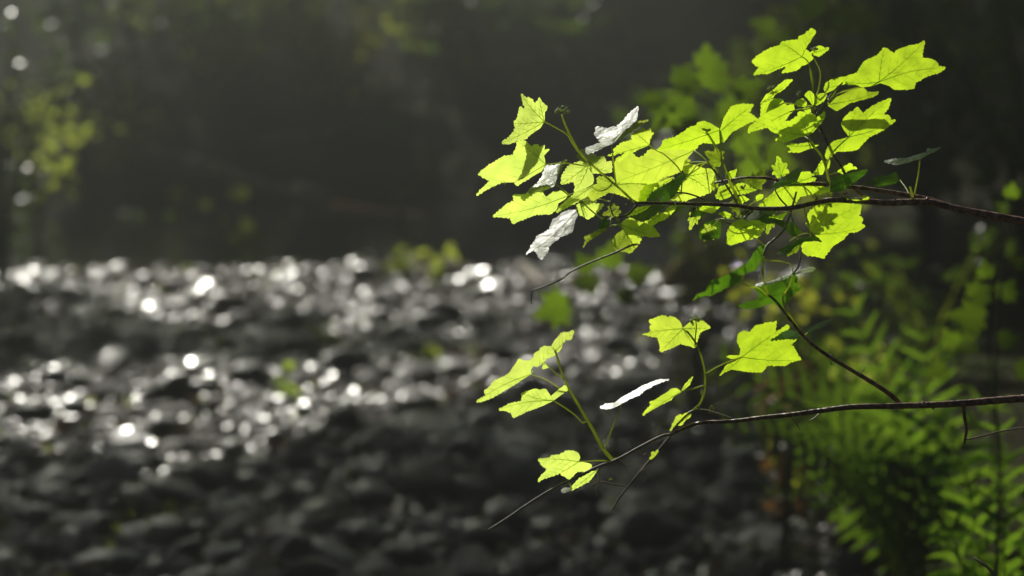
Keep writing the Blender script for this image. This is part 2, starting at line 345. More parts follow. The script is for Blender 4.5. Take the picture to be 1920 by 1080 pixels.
# left-edge shrub with glossy leaves catching the sun
def at(px, Y):
    x = (px-960)*PX*Y/math.cos(PITCH)*.985; return (x, Y, tz(x, Y))
shrub('streamside_shrub', at(-10, 8.3), (.40, .45, 1.1), 760, .05, 'bg_gloss', 'tall glossy leaved shrub sparkling at the left edge of the picture', stems=8, nup=(-.25, 1.0))
shrub('streamside_shrub', at(60, 9.9), (.42, .35, .75), 300, .055, 'bg_leaf', 'dull green shrub just behind the sparkling one at the left edge', stems=6)
BS = [ # px, Y, size, n, leaf, material, label
 (330, 14.5, (1.2, .6, 1.2), 1100, .09, 'bg_leaf', 'broad olive bush at the top of the far bank, upper left'),
 (560, 14.0, (.8, .6, .95), 520, .09, 'bg_leaf_bright', 'yellow green sunlit bush at the top of the far bank'),
 (720, 15.0, (1.1, .6, 1.1), 1000, .09, 'bg_leaf', 'olive bush right of the yellow green bush on the far bank'),
 (430, 13.3, (.6, .5, .8), 380, .08, 'bg_leaf_bright', 'light green sunny bush left of the yellowing bush'),
 (800, 13.4, (.9, .5, 1.0), 760, .08, 'bg_leaf', 'soft olive bush at the top center of the picture'),
 (250, 13.4, (.9, .5, 1.1), 900, .08, 'bg_leaf', 'hazy olive bush right of the dark bush over the log'),
 (380, 12.7, (.8, .4, 1.0), 420, .09, 'bg_leaf', 'hazy olive bush standing directly behind the pale fallen log'),
 (560, 13.0, (.7, .4, 1.0), 380, .09, 'bg_leaf', 'olive bush in front of the yellow green bush on the far bank'),
 (150, 13.0, (.8, .6, 1.2), 480, .08, 'bg_leaf_shaded', 'dark bush above the left end of the pale fallen log'),
 (470, 12.6, (.7, .5, .62), 380, .07, 'bg_leaf', 'low olive bush growing above the pale fallen log'),
 (640, 12.3, (.55, .4, .6), 280, .07, 'bg_leaf_yellow', 'yellowing bush in the middle of the far bank'),
 (900, 12.8, (.9, .5, .9), 420, .08, 'bg_leaf_shaded', 'dark bush in shade on the far bank behind the pale leaf tip'),
 (1080, 11.9, (.8, .5, .9), 420, .08, 'bg_leaf_shaded', 'dark bush in shade behind the upper leafy branch'),
 (210, 11.5, (.4, .3, .35), 150, .06, 'bg_leaf', 'small green clump at the foot of the far bank on the left'),
 (130, 11.9, (.5, .4, .5), 220, .06, 'bg_leaf_shaded', 'small dark clump left of the small green clump below the log'),
]
for i, (px, Y, sz, n, ls, mk, lb) in enumerate(BS):
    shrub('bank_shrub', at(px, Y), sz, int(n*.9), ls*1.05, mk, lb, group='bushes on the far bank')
# right bank plants
RS = [
 (1330, 9.5, (.6, .5, .9), 420, .07, 'bg_leaf_shaded', 'oval', 'dark bush on the right bank directly behind the upper leaves'),
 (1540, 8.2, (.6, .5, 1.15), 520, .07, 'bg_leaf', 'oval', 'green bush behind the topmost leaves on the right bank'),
 (1750, 7.4, (.7, .5, 1.3), 560, .07, 'bg_leaf_shaded', 'oval', 'tall dark bush in shade at the upper right'),
 (1950, 6.6, (.6, .5, 1.3), 480, .07, 'bg_leaf_shaded', 'oval', 'tall dark bush cut off by the right edge of the picture'),
 (1620, 5.6, (.28, .25, .36), 150, .04, 'bg_leaf_shaded', 'oval', 'leafy clump behind the forked brown twig'),
 (1760, 5.0, (.28, .25, .34), 140, .04, 'bg_leaf_shaded', 'oval', 'small leaved clump above the lower brown branch'),
]
for (px, Y, sz, n, ls, mk, kd, lb) in RS:
    shrub('bank_shrub', at(px, Y), sz, n, ls, mk, lb, kind=kd, group='bushes on the right bank')
# blurred maple seedlings a little behind the branch
def spray(name, label, d, stem_px, leaves, mkey, base=None, cat='plant'):
    root = empty(name, label, cat, None, P(*stem_px[0], d)); o0 = P(*stem_px[0], d)
    st = MB(); pts = [P(a, b_, d) - o0 for a, b_ in stem_px]
    g = Vector((*base, 0)) if base else Vector((P(*stem_px[0], d).x, P(*stem_px[0], d).y + .1, 0)); g.z = tz(g.x, g.y) - .02
    pts = [g - o0, (g - o0)*.5 + Vector((.02, .03, .05))] + pts
    sp = [Vector(x) for x in spline([tuple(x) for x in pts], .04)]; st.tube(sp, .0028, .0014, 5); 
    fo = MB()
    for (a, b_, s, ang, tilt) in leaves:
        dd = d + random.uniform(-.08, .08); p = P(a, b_, dd) - o0; an = R(ang)
        dr = RT*math.cos(an) + UP*math.sin(an); nm = (-FW + UP*tilt + RT*random.uniform(-.3, .3))
        add_leaf(fo, p, dr, nm, s*PX*dd, 'palm', .12)
        q = min(sp, key=lambda c: (c-p).length); st.tube([q, (q+p)/2 + UP*.006, p], .0012, .0009, 4)
    fo.build('foliage', M[mkey], root); st.build('stem', M['trunk'], root); return root
L_ = [(1265, 160, 70, 20, .5), (1300, 190, 75, 200, .3), (1330, 165, 60, 60, .6), (1290, 215, 70, 250, .2), (1345, 210, 80, -20, .5), (1390, 250, 60, -60, .4),
      (1380, 180, 60, 30, .7), (1325, 130, 50, 90, .8), (1240, 190, 50, 180, .7), (1410, 300, 60, -90, .3), (1440, 280, 60, -30, .5), (1265, 205, 60, 220, .4)]
spray('maple_seedling', 'out of focus lobed leaves hanging between the upper leafy branch and the dark bank', 3.7, [(1470, 420), (1430, 330), (1370, 230), (1290, 170)], L_, 'spray', base=(1.3, 3.9))
L_ = [(1065, 570, 70, 200, .2), (1120, 540, 50, 160, .8), (1140, 500, 50, 80, .9), (1180, 520, 50, 20, .8), (1160, 550, 45, -30, .9), (1105, 510, 45, 120, .9)]
spray('maple_seedling', 'out of focus twig hanging over the creek bed above the dangling thread', 4.0, [(1330, 600), (1240, 570), (1170, 545), (1120, 530)], L_, 'spray', base=(1.1, 4.4))
L_ = [(1820, 560, 55, 30, .5), (1845, 600, 70, 170, .6), (1880, 560, 45, 60, .6), (1830, 640, 50, 200, .7), (1790, 650, 40, 120, .6), (1870, 640, 45, 10, .6), (1850, 520, 35, 100, .6), (1900, 500, 35, 40, .7), (1895, 370, 30, 80, .8), (1890, 400, 30, 130, .8), (1775, 690, 40, 200, .5), (1905, 690, 45, -20, .5)]
spray('leafy_sapling', 'upright young plant with soft green leaves near the right edge', 3.3, [(1860, 760), (1855, 600), (1880, 450), (1895, 380)], L_, 'spray')
L_ = [(1480, 120, 60, 40, .6), (1560, 60, 70, 60, .7), (1600, 40, 60, 10, .6), (1530, 30, 60, 120, .6), (1500, 70, 60, 180, .6), (1640, 90, 50, 0, .6), (1450, 60, 50, 150, .7)]
spray('maple_seedling', 'dim blurred leaves above the topmost sharp leaf', 4.4, [(1590, 260), (1570, 160), (1545, 60)], L_, 'spray')
# small green plants on the bed and the far bank
for (px, py, s, mk, lb) in [(245, 440, .11, 'bg_leaf_bright', 'bright yellow green leaf tuft in front of the far bank on the left'), (540, 760, .06, 'bg_leaf_bright', 'tiny green sprout among the cobbles in the middle of the bed'),
        (800, 690, .06, 'bg_leaf', 'tiny green sprout left of the long hanging leaf'), (620, 660, .06, 'bg_leaf', 'olive sprout among the cobbles below the round glints'),
        (820, 530, .10, 'bg_leaf', 'green tuft on the far edge of the creek bed'), (755, 520, .09, 'bg_leaf', 'small olive tuft at the far edge of the bed, left of the green tuft'),
        (460, 480, .16, 'bg_leaf', 'weedy stalk rising from the dark pool edge'), (310, 985, .05, 'bg_leaf_yellow', 'yellowish weed in the shaded bed at the lower left'),
        (230, 1030, .05, 'bg_leaf', 'green weed in the bottom left corner of the bed'), (345, 415, .12, 'bg_leaf', 'dim tuft right of the bright yellow green tuft')]:
    shrub('weed_tuft', rock_spot(px, py), (s, s*.8, s), 22, s*.55, mk, lb, cat='weed', stems=3, clumps=2)

# ------------------------------------------------------------------ fallen wood and mossy rocks
def log(name, pts, rpx, mk, label, cat='log', stubs=0):
    root = empty(name, label, cat); q = [G(a, b_) for a, b_ in pts]; d = q[0][1]; r = rpx*PX*d
    o0 = q[0][0].copy(); root.location = o0; c = [p + Vector((0, 0, r*.75)) - o0 for p, _ in q]
    sp = [Vector(x) for x in spline([tuple(x) for x in c], .15)]; mb = MB(); mb.tube(sp, r, r*.7, 10, bump=.08); mb.build('trunk', M[mk], root)
    for k in range(stubs):
        p = random.choice(sp[1:-1] or sp); s2 = MB(); s2.tube([p, p + Vector((random.uniform(-.1, .1), -.05, .14)), p + Vector((random.uniform(-.2, .2), -.08, .25))], r*.3, r*.12, 6); s2.build('branch_stub', M[mk], root)
    return root
log('fallen_log', [(120, 262), (250, 305), (400, 345), (560, 395)], 22, 'log', 'long pale fallen log slanting down the far bank', stubs=2)
log('fallen_log', [(560, 385), (610, 400)], 26, 'dead', 'short pale broken log end at the foot of the far bank')
log('fallen_log', [(625, 415), (700, 430), (820, 445)], 24, 'log_red', 'reddish brown log at the foot of the far bank, center of the picture', stubs=1)
log('fallen_branch', [(470, 290), (600, 265), (680, 235)], 10, 'log', 'thin dim branch lying above the pale fallen log', 'branch')
log('fallen_branch', [(965, 500), (1000, 535), (1035, 560)], 13, 'dead', 'short pale stick behind the dangling thread', 'branch')
boulder(1310, 560, 130, 1.2, 'moss', 'yellow mossy boulder behind the crossing of the upper leaves', 'mossy_boulder', seed=21)
boulder(1530, 800, 200, .55, 'moss', 'mossy hump glowing yellow green right of the shaded leaf', 'mossy_boulder', seed=22, d=4.7)
boulder(1600, 900, 150, .9, 'stone', 'dark wet rock hidden under the fern fronds', 'rock', seed=23, d=4.2)

for (px, py, d, s_, n, mk, lb) in [(1300, 500, 6.2, .30, 260, 'bg_leaf_yellow', 'yellow green mossy tuft behind the crossing of the upper leaves'),
        (1510, 590, 4.9, .20, 260, 'bg_leaf_yellow', 'yellow green tuft glowing right of the shaded hanging leaf'),
        (1480, 700, 4.7, .12, 120, 'bg_leaf_rust', 'rusty brown tuft under the yellow green tuft'),
        (1600, 700, 4.8, .12, 110, 'bg_leaf', 'small olive green tuft beside the forked brown twig'),
        (1560, 470, 6.0, .22, 160, 'bg_leaf', 'olive tuft right of the big shadowed leaf')]:
    p = P(px, py, d); z = max(tz(p.x, p.y), .0); o = shrub('mossy_tuft', (p.x, p.y, z), (s_, s_*.7, max(s_, p.z - z + s_*.5)), n, .035, mk, lb, cat='moss tuft', stems=7, clumps=9)
random.seed(23)
# ------------------------------------------------------------------ ferns on the right bank
def frond(mb, st, pts, plen, tipf=.3, n=19, up=.75):
    sp = [Vector(x) for x in spline([tuple(p) for p in pts], .03)]; st.tube(sp, .0032, .0012, 5)
    L = len(sp)
    for k in range(n):
        t = .12 + .88*k/n; i = min(L-2, int(t*(L-1))); p = sp[i]; tg = (sp[i+1]-sp[i]).normalized()
        ln = plen*min(1, (t-.05)*3.2)*(1 - (1-tipf)*max(0, (t-.35)/.65)**1.3)
        side = tg.cross(Vector((0, -.6, .8))).normalized()
        for sg in (1, -1):
            dr = (side*sg + tg*.35 + Vector((0, 0, .25))).normalized()
            nm = side.cross(tg)*sg + Vector((0, 0, .5))
            # curved pinna: a bent strip
            w_ = ln*.115; wv_ = tg*.9; vs = []; K = 7
            for j in range(K+1):
                s_ = j/K; c = p + dr*ln*s_ + Vector((0, 0, 1))*(ln*(.22*s_ - .34*s_*s_)) + tg*ln*.10*s_*s_
                ww = w_*(1-s_**2.2)*(.75+.35*(j % 2)) + .0005; vs += [c + wv_*ww, c - wv_*ww]
            fs = [(2*j, 2*j+1, 2*j+3, 2*j+2) for j in range(K)]
            mb.add(vs, fs)
def fern(label, base, tips, plen, arch=.22):
    root = empty('fern', label, 'fern', 'ferns on the right bank', base); b0 = Vector(base)
    for tp in tips:
        tv = Vector(tp) - b0; mid = tv*.5 + Vector((0, 0, arch*tv.length)); mb = MB(); st = MB()
        frond(mb, mb, [Vector((0, 0, 0)), mid*.55 + Vector((0, 0, .04)), mid + Vector((0, 0, .02)), tv*.8 + Vector((0, 0, arch*.5*tv.length)), tv], plen*random.uniform(.85, 1.1))
        mb.build('frond', M['fern'], root)
    return root
bx = P(1740, 1040, 4.0); bz = tz(bx.x, bx.y)
fern('large sunlit fern arching over the right bank below the lower branch', (bx.x, bx.y, bz), [P(1340, 670, 3.9), P(1350, 800, 3.7), P(1440, 600, 4.2), P(1590, 560, 3.9), P(1730, 610, 3.9), P(1430, 930, 3.6), P(1870, 720, 3.9)], .15, .16)
bx = P(1900, 1000, 3.1); bz = tz(bx.x, bx.y)
fern('dim fern in the lower right corner', (bx.x, bx.y, bz), [P(1640, 880, 3.0), P(1720, 720, 3.2), P(1860, 700, 3.1), P(1700, 1000, 2.9), P(2000, 760, 3.2)], .085)
bx = P(1560, 820, 4.9); bz = tz(bx.x, bx.y)
fern('farther fern behind the forked twig', (bx.x, bx.y, bz), [P(1500, 600, 4.8), P(1600, 560, 5.0), P(1680, 620, 4.9), P(1460, 680, 4.7), P(1420, 760, 4.6)], .12)

random.seed(31)
# ------------------------------------------------------------------ unseen trees added above the frame to shade the creek
def tree(base, crown, rad, n, lsize, label, tr=.13, nclump=34):
    root = empty('tree', label, 'tree', 'unseen shade trees added over the creek', base); b0 = Vector(base); c0 = Vector(crown) - b0
    st = MB(); pts = [Vector((0, 0, -.2)), Vector((c0.x*.1, c0.y*.1, c0.z*.4)), Vector((c0.x*.5, c0.y*.5, c0.z*.8)), c0]
    sp = [Vector(x) for x in spline([tuple(p) for p in pts], .3)]; st.tube(sp, tr, tr*.35, 10, bump=.06)
    fo = MB(); rx, ry, rz = rad; cl = []
    for k in range(nclump):
        q = rdir(); f = random.uniform(.35, .95); cl.append(c0 + Vector((q.x*rx, q.y*ry, q.z*rz))*f)
    for c in cl: 
        s0 = sp[int(len(sp)*random.uniform(.55, .98))]; st.tube([s0, (s0+c)/2 + Vector((0, 0, .1)), c], tr*.22, .012, 5)
    rr = min(rx, ry)*.42
    for _ in range(n):
        c = random.choice(cl); p = c + rdir()*rr*random.random()**.45; p.z = c.z + (p.z-c.z)*.7
        add_leaf(fo, p, rdir(), rdir() + Vector((0, 0, .8)), lsize*random.uniform(.7, 1.3), 'oval')
    fo.build('crown', M['bg_leaf'], root, smooth=False); st.build('trunk', M['trunk'], root); return root
def g3(x, y): return (x, y, tz(x, y))
def shade(x, y, h):                        # where a crown of height h must hang for its shadow to fall round (x, y)
    k = h/SUNV.z; return (x + SUNV.x*k, y + SUNV.y*k, h)
for bx_, tgt, rad, n, ls, lb in [
    ((-4.6, 9.6), (-.85, 4.72, 4.3), (1.75, .95, .35), 5000, .19, 'unseen alder crown added on the left to shade the near creek bed'),
    ((3.6, 9.2), (.35, 5.45, 4.4), (.6, .7, .3), 2200, .17, 'unseen short leafy bough added on the right to shade the creek bed'),
    ((-5.4, 12.0), (-1.0, 7.3, 4.9), (2.0, .3, .25), 500, .14, 'unseen thin alder bough added to dapple the middle of the creek'),
    ((4.9, 10.5), (2.35, 6.1, 4.6), (1.35, 2.4, .7), 5600, .17, 'unseen dense alder added to shade the right bank'),
    ((5.8, 18.5), (1.9, 11.8, 5.8), (2.0, 1.3, .7), 4200, .22, 'unseen broad tree added to shade the right of the far bank'),
    ((-7.0, 17.5), (-1.5, 10.0, 5.6), (2.1, .5, .25), 1200, .18, 'unseen broad tree added to shade the left of the pool'),
    ((6.5, 6.5), (2.0, 1.95, 4.4), (.75, .7, .35), 2200, .18, 'unseen tree added on the near right bank to shade the dark corner')]:
    random.seed(hash(bx_[0]*10) % 1000)
    tree(g3(*bx_), shade(*tgt), rad, n, ls, lb)

random.seed(41)
# ------------------------------------------------------------------ THE LEAFY BRANCHES
OFF = dict(A=(880, 160), B=(1100, 200), C=(1380, 40), D=(1500, 60), E=(1380, 200), F=(900, 320), Gc=(1120, 320), H=(1340, 320),
           I=(1280, 440), J=(880, 580), K=(1100, 580), L=(1300, 560), M_=(900, 820), Nc=(1080, 720), Pc=(1600, 240), Z=(0, 0))
def cv(c, pts):
    ox, oy = OFF[c]; s = 1 if c == 'Z' else 6.
    return [(ox + x/s, oy + y/s) for x, y in pts]
# (crop, outline, junction, petiole path or None, options: d = depth, gx / gy = how depth grows to the right / upward, fold = (angle, k), m = material)
LV_UP = [
 ('A', [(580,95),(640,140),(695,150),(745,215),(790,135),(820,190),(880,245),(850,300),(848,400),(800,480),(700,545),(620,610),(540,625),(440,665),(365,650),(370,630),(420,610),(500,520),(520,480),(500,430),(545,350),(565,240),(640,275),(600,190)], (845,410), [(1080,540),(1150,640),(1230,760)], dict(gx=.3, gy=-.4, fold=(125, .9))),
 ('A', [(545,630),(620,620),(700,685),(765,660),(790,695),(850,670),(840,725),(905,720),(840,790),(855,850),(850,905),(820,960),(680,1040),(530,1130),(515,1090),(360,1090),(200,1170),(78,1242),(130,1170),(230,1075),(170,1045),(95,1000),(150,950),(240,885),(290,860),(380,800),(490,785),(520,720)], (858,890), [(1080,875),(1330,910)], dict(gx=.35, gy=-.45, fold=(205, .5))),
 ('F', [(745,-60),(720,0),(690,80),(640,150),(570,190),(530,245),(620,240),(700,235),(835,175),(855,110),(905,0),(975,-130),(880,-80),(830,-55)], (845,150), [(930,210),(1010,280)], dict(m='leaf_glare', gy=1.9, gx=-.6, fold=(250, 3.0), d=1.985)),
 ('B', [(-10,460),(60,440),(130,410),(190,395),(130,385),(145,365),(90,325),(110,225),(230,245),(265,230),(335,230),(400,170),(450,110),(520,40),(580,-5),(572,60),(578,90),(548,160),(620,165),(700,148),(640,190),(480,295),(320,400),(285,425),(180,465),(95,500),(0,530)], (285,422), [(290,520),(300,620),(315,740),(328,860)], dict(m='leaf_glare', gy=-.4, gx=.6, fold=(40, 2.5), d=1.98)),
 ('B', [(230,555),(310,520),(295,485),(400,405),(510,375),(500,350),(525,285),(640,240),(690,270),(720,232),(725,290),(755,290),(715,360),(705,435),(560,490),(420,580),(360,620),(385,560),(440,505),(300,545)], (705,432), [(780,490),(900,560),(1060,740)], dict(gy=-.5, gx=.2, d=1.995)),
 ('B', [(-110,560),(-80,490),(0,480),(70,520),(110,560),(200,560),(220,620),(285,620),(280,740),(150,750),(60,745),(0,660),(-60,640)], (10,640), None, dict(gy=-.2, gx=-.5, d=2.02, fold=(20, 1.2))),
 ('B', [(830,450),(870,375),(990,345),(1080,290),(1150,240),(1235,205),(1240,180),(1310,160),(1400,190),(1490,245),(1515,330),(1510,400),(1470,420),(1310,405),(1260,430),(1215,485),(1050,480),(930,480),(790,490)], (1495,262), [(1505,420),(1510,520),(1545,720)], dict(gy=-.35, gx=.25, d=1.99, fold=(200, .5))),
 ('B', [(1215,490),(1150,560),(1100,610),(1070,720),(960,770),(860,790),(790,850),(640,880),(500,850),(330,850),(310,640),(350,570),(430,560),(505,515),(545,560),(590,575),(640,560),(700,490),(800,480),(930,485),(1080,480)], (1212,492), None, dict(gy=-.5, gx=.3, d=2.015)),
 ('Gc', [(0,75),(90,65),(170,80),(230,150),(300,100),(480,70),(640,90),(680,130),(620,150),(560,330),(470,350),(420,330),(330,300),(250,270),(130,245),(0,315),(-60,340),(-120,260),(-60,180),(0,150)], (232,158), None, dict(gy=-.4, gx=.2, d=2.03, fold=(100, .6))),
 ('Gc', [(470,350),(480,250),(540,170),(700,130),(860,70),(820,130),(800,180),(600,290),(560,335)], (860,75), None, dict(gy=-.2, gx=.4, d=2.04)),
 ('Gc', [(560,335),(600,260),(700,190),(860,100),(960,30),(1010,45),(950,120),(880,270),(820,320),(700,350),(790,260),(620,330)], (1005,45), [(1060,20),(1130,-70)], dict(m='leaf_shaded', gy=1.2, gx=.5, d=1.985)),
 ('B', [(1080,680),(1150,655),(1200,650),(1260,680),(1340,700),(1400,700),(1440,740),(1430,800),(1390,870),(1400,960),(1300,1000),(1200,1030),(1100,1060),(1000,1050),(950,1050),(960,1000),(1030,940),(1110,820),(1130,770),(1080,720)], (1130,785), [(1250,700),(1365,628),(1480,740)], dict(gy=-.4, gx=-.2, d=2.01)),
 ('Gc', [(1370,190),(1460,150),(1560,150),(1640,140),(1680,150),(1720,200),(1800,210),(1720,240),(1600,270),(1540,250),(1480,300),(1400,330),(1330,300)], (1540,235), None, dict(gy=-.4, gx=.3, d=2.02)),
 ('B', [(1555,750),(1600,735),(1690,700),(1670,790),(1600,820)], (1560,800), None, dict(gy=-.3, d=2.0)),
 ('Z', [(1350,243),(1358,220),(1372,199),(1390,195),(1413,196),(1404,211),(1421,223),(1400,232),(1372,248),(1356,268),(1350,262)], (1351,246), [(1352,268),(1353,300),(1360,325)], dict(gy=-.5, gx=.3, d=1.985)),
 ('C', [(175,450),(250,380),(370,310),(490,270),(500,240),(600,215),(695,205),(700,175),(780,140),(855,75),(900,130),(860,180),(780,310),(830,350),(870,420),(800,480),(740,500),(700,540),(600,570),(510,580),(580,500),(500,520),(370,585),(280,590),(195,605),(260,510),(210,490)], (740,400), [(800,440),(845,560),(870,720),(888,850)], dict(gy=-.3, gx=.45, d=2.0)),
 ('C', [(940,400),(850,370),(830,350),(900,310),(940,270),(1000,300),(1050,295),(1010,340),(950,380)], (860,360), [(880,420),(945,560),(940,700),(905,830)], dict(gy=-.3, gx=.2, d=2.02)),
 ('D', [(540,600),(510,560),(560,490),(640,460),(680,400),(720,330),(860,270),(950,175),(1010,210),(1060,240),(1100,200),(1240,150),(1330,140),(1405,100),(1380,200),(1370,290),(1460,300),(1530,330),(1560,390),(1640,400),(1560,460),(1440,490),(1300,570),(1280,640),(1180,645),(1060,650),(1010,610),(900,575),(820,610),(700,620),(620,590)], (890,562), [(700,612),(560,650),(430,690),(330,780)], dict(gy=-.1, gx=.4, d=1.985)),
 ('D', [(310,830),(400,740),(500,690),(600,640),(720,630),(760,680),(890,670),(840,720),(700,760),(560,800),(480,850),(410,890),(360,860)], (325,815), None, dict(gy=.15, gx=.5, d=2.01)),
 ('D', [(265,640),(290,570),(360,530),(440,510),(520,500),(560,480),(540,540),(500,590),(430,600),(380,650),(290,690)], (440,602), [(400,660),(340,760)], dict(gy=-.3, gx=.2, d=1.995)),
 ('C', [(270,930),(330,830),(400,790),(500,700),(560,660),(640,655),(600,700),(530,770),(470,800),(400,860),(320,900)], (300,905), None, dict(gy=-.9, gx=.2, d=2.03)),
 ('Z', [(1426,218),(1428,195),(1449,185),(1464,185),(1476,198),(1488,194),(1490,207),(1480,215),(1470,230),(1455,238),(1432,240),(1402,249),(1404,238),(1418,228)], (1480,210), [(1500,205),(1520,204)], dict(gy=-.4, gx=.1, d=2.02)),
 ('C', [(770,830),(820,780),(860,800),(890,860),(870,960),(830,900)], (868,950), None, dict(gy=-.3, gx=.4)),
 ('C', [(880,960),(900,860),(950,810),(1020,810),(1000,880),(940,930)], (885,950), None, dict(gy=-.3, gx=-.4)),
 ('C', [(660,920),(700,880),(760,870),(800,920),(790,960),(700,960)], (795,955), None, dict(gy=-.3, gx=.4)),
 ('C', [(750,980),(830,970),(850,1030),(790,1030)], (845,980), None, dict(gy=-.5)),
 ('E', [(335,210),(350,165),(450,165),(600,165),(690,110),(715,50),(780,70),(860,80),(900,130),(960,90),(1000,55),(995,130),(930,220),(860,290),(820,325),(700,345),(560,400),(440,375),(540,320),(420,290),(370,250)], (820,322), [(840,370),(880,440)], dict(gy=-.4, gx=.1, d=1.985)),
 ('E', [(1270,340),(1210,260),(1185,200),(1210,130),(1260,80),(1320,50),(1360,0),(1400,40),(1430,75),(1520,0),(1620,-50),(1680,-70),(1745,-95),(1720,0),(1650,100),(1720,95),(1740,150),(1800,150),(1740,210),(1640,270),(1500,340),(1440,400),(1370,480),(1290,500),(1130,505),(1060,570),(1015,590),(1000,560),(1020,480),(1080,400),(1160,370)], (1268,342), [(1150,450),(1060,560),(1010,680)], dict(gy=-.4, gx=.15, d=1.99, fold=(45, .3))),
 ('E', [(565,440),(620,405),(700,430),(760,410),(830,400),(860,430),(935,430),(880,460),(800,480),(720,515),(580,505),(640,490)], (868,432), None, dict(gy=-1.1, d=2.0)),
 ('E', [(870,765),(920,680),(975,590),(1000,640),(1000,700),(975,765)], (990,600), None, dict(gy=-.3, d=2.01)),
 ('E', [(1015,620),(1050,590),(1060,640),(1040,700),(1020,715)], (1020,625), None, dict(gy=-.3, d=2.01)),
 ('E', [(1140,730),(1200,680),(1290,635),(1315,650),(1310,675),(1365,695),(1290,710),(1190,755)], (1145,740), [(1090,755),(1040,770)], dict(gy=-.6, d=2.0)),
 ('E', [(1060,870),(1100,790),(1200,770),(1330,740),(1480,705),(1440,770),(1300,870),(1180,950),(1060,960)], (1065,900), None, dict(m='leaf_shaded', gy=1.0, gx=.5, d=1.95)),
 ('H', [(490,400),(560,330),(640,270),(690,220),(800,160),(900,130),(940,100),(970,20),(1050,10),(1130,60),(1100,120),(1040,130),(1030,160),(1150,165),(1280,200),(1290,240),(1180,265),(1080,265),(960,295),(930,330),(900,400),(800,425),(690,425),(600,400)], (925,130), [(1000,180),(1080,250),(1130,330)], dict(gy=-.4, gx=-.1, d=2.0)),
 ('H', [(640,190),(740,100),(830,40),(900,-20),(970,-40),(960,40),(920,130),(820,150),(700,200)], (922,128), None, dict(m='leaf_shaded', gy=1.2, gx=.3, d=1.995)),
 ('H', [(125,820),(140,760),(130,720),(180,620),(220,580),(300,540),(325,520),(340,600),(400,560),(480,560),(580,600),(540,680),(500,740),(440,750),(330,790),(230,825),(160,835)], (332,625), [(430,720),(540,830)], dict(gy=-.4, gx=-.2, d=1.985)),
 ('H', [(360,470),(440,440),(560,440),(690,460),(640,520),(760,570),(880,590),(950,640),(980,690),(900,740),(850,720),(780,640),(680,590),(560,600),(420,560),(370,520)], (700,470), None, dict(m='leaf_shaded', gy=1.3, d=2.01)),
 ('H', [(560,545),(640,520),(700,510),(820,460),(760,550),(700,540)], (815,465), None, dict(gy=-.4, d=2.0)),
 ('H', [(1400,365),(1500,370),(1655,390),(1640,460),(1620,510),(1670,545),(1650,590),(1695,630),(1620,680),(1510,700),(1440,780),(1340,840),(1270,920),(1220,990),(1130,960),(1030,950),(990,920),(980,830),(1010,800),(1090,800),(1180,760),(1110,720),(1050,640),(1020,580),(1080,620),(1040,520),(1060,470),(1140,400),(1200,370)], (1115,715), [(1010,705),(920,740),(840,790)], dict(gy=-.3, gx=.1, d=2.0)),
 ('H', [(700,940),(740,880),(850,830),(960,760),(1080,735),(1150,745),(1210,800),(1120,790),(1000,800),(900,860),(850,920),(760,945)], (1080,742), None, dict(m='leaf_shaded', gy=1.3, d=1.98)),
 ('H', [(820,970),(830,900),(880,850),(960,830),(940,900),(850,950)], (955,835), None, dict(m='leaf', gy=.8, d=1.985)),
 ('Gc', [(1130,430),(1200,400),(1360,390),(1380,410),(1300,480),(1220,465)], (1370,398), None, dict(gy=-.4, d=2.01)),
 ('Gc', [(1040,525),(1060,460),(1140,440),(1220,480),(1170,510)], (1140,445), None, dict(m='leaf_shaded', gy=1.0, d=2.01)),
 ('Gc', [(1155,770),(1150,660),(1220,580),(1330,550),(1390,570),(1390,700),(1360,760),(1260,770)], (1330,555), [(1400,540),(1500,545),(1600,500),(1660,440)], dict(m='leaf_shaded', gy=.9, gx=.3, d=2.05)),
 ('Gc', [(1360,480),(1440,460),(1540,510),(1500,545),(1420,520)], (1535,512), None, dict(gy=-.5, d=1.99)),
 ('Gc', [(1590,300),(1640,280),(1710,325),(1650,350),(1620,385),(1580,350)], (1590,340), None, dict(gy=-.4, d=1.99)),
 ('Gc', [(1780,300),(1810,270),(1870,270),(1850,320),(1790,350)], (1785,335), [(1740,370),(1700,400)], dict(gy=-.4, d=1.99)),
 ('Gc', [(565,580),(640,510),(740,470),(830,400),(900,390),(870,450),(780,530),(700,590),(630,615),(575,600)], (885,395), None, dict(gy=-.5, gx=.2, d=1.99)),
 ('Gc', [(640,620),(800,530),(900,460),(1000,400),(940,395),(880,400),(780,500)], (985,400), None, dict(m='leaf_shaded', gy=1.2, d=2.01)),
 ('Gc', [(255,600),(310,550),(380,530),(440,560),(540,590),(630,630),(670,680),(705,740),(610,750),(530,735),(420,760),(350,740),(320,680)], (258,600), [(200,615),(150,610)], dict(gy=-.5, gx=-.4, d=1.985)),
 ('Gc', [(165,790),(230,700),(300,660),(340,680),(370,750),(500,765),(440,860),(375,925),(300,910),(200,900),(190,850)], (330,690), [(270,640),(240,600)], dict(gy=-.1, gx=-.5, d=2.0, fold=(110, 1.0))),
 ('Gc', [(300,510),(400,440),(520,400),(610,385),(560,430),(460,480),(340,515)], (600,388), None, dict(gy=-.5, d=2.0)),
 ('Gc', [(340,515),(480,470),(620,400),(740,390),(760,400),(640,520),(560,560),(430,545),(380,520)], (750,395), None, dict(m='leaf_shaded', gy=1.2, d=2.02)),
 ('F', [(140,515),(240,430),(290,380),(380,345),(375,270),(500,265),(600,245),(700,240),(740,300),(830,235),(920,225),(990,280),(960,320),(880,370),(860,440),(790,490),(640,490),(500,540),(370,600),(340,530),(240,525)], (988,283), [(1050,250),(1080,300),(1160,370)], dict(gy=-.4, gx=.4, d=2.0)),
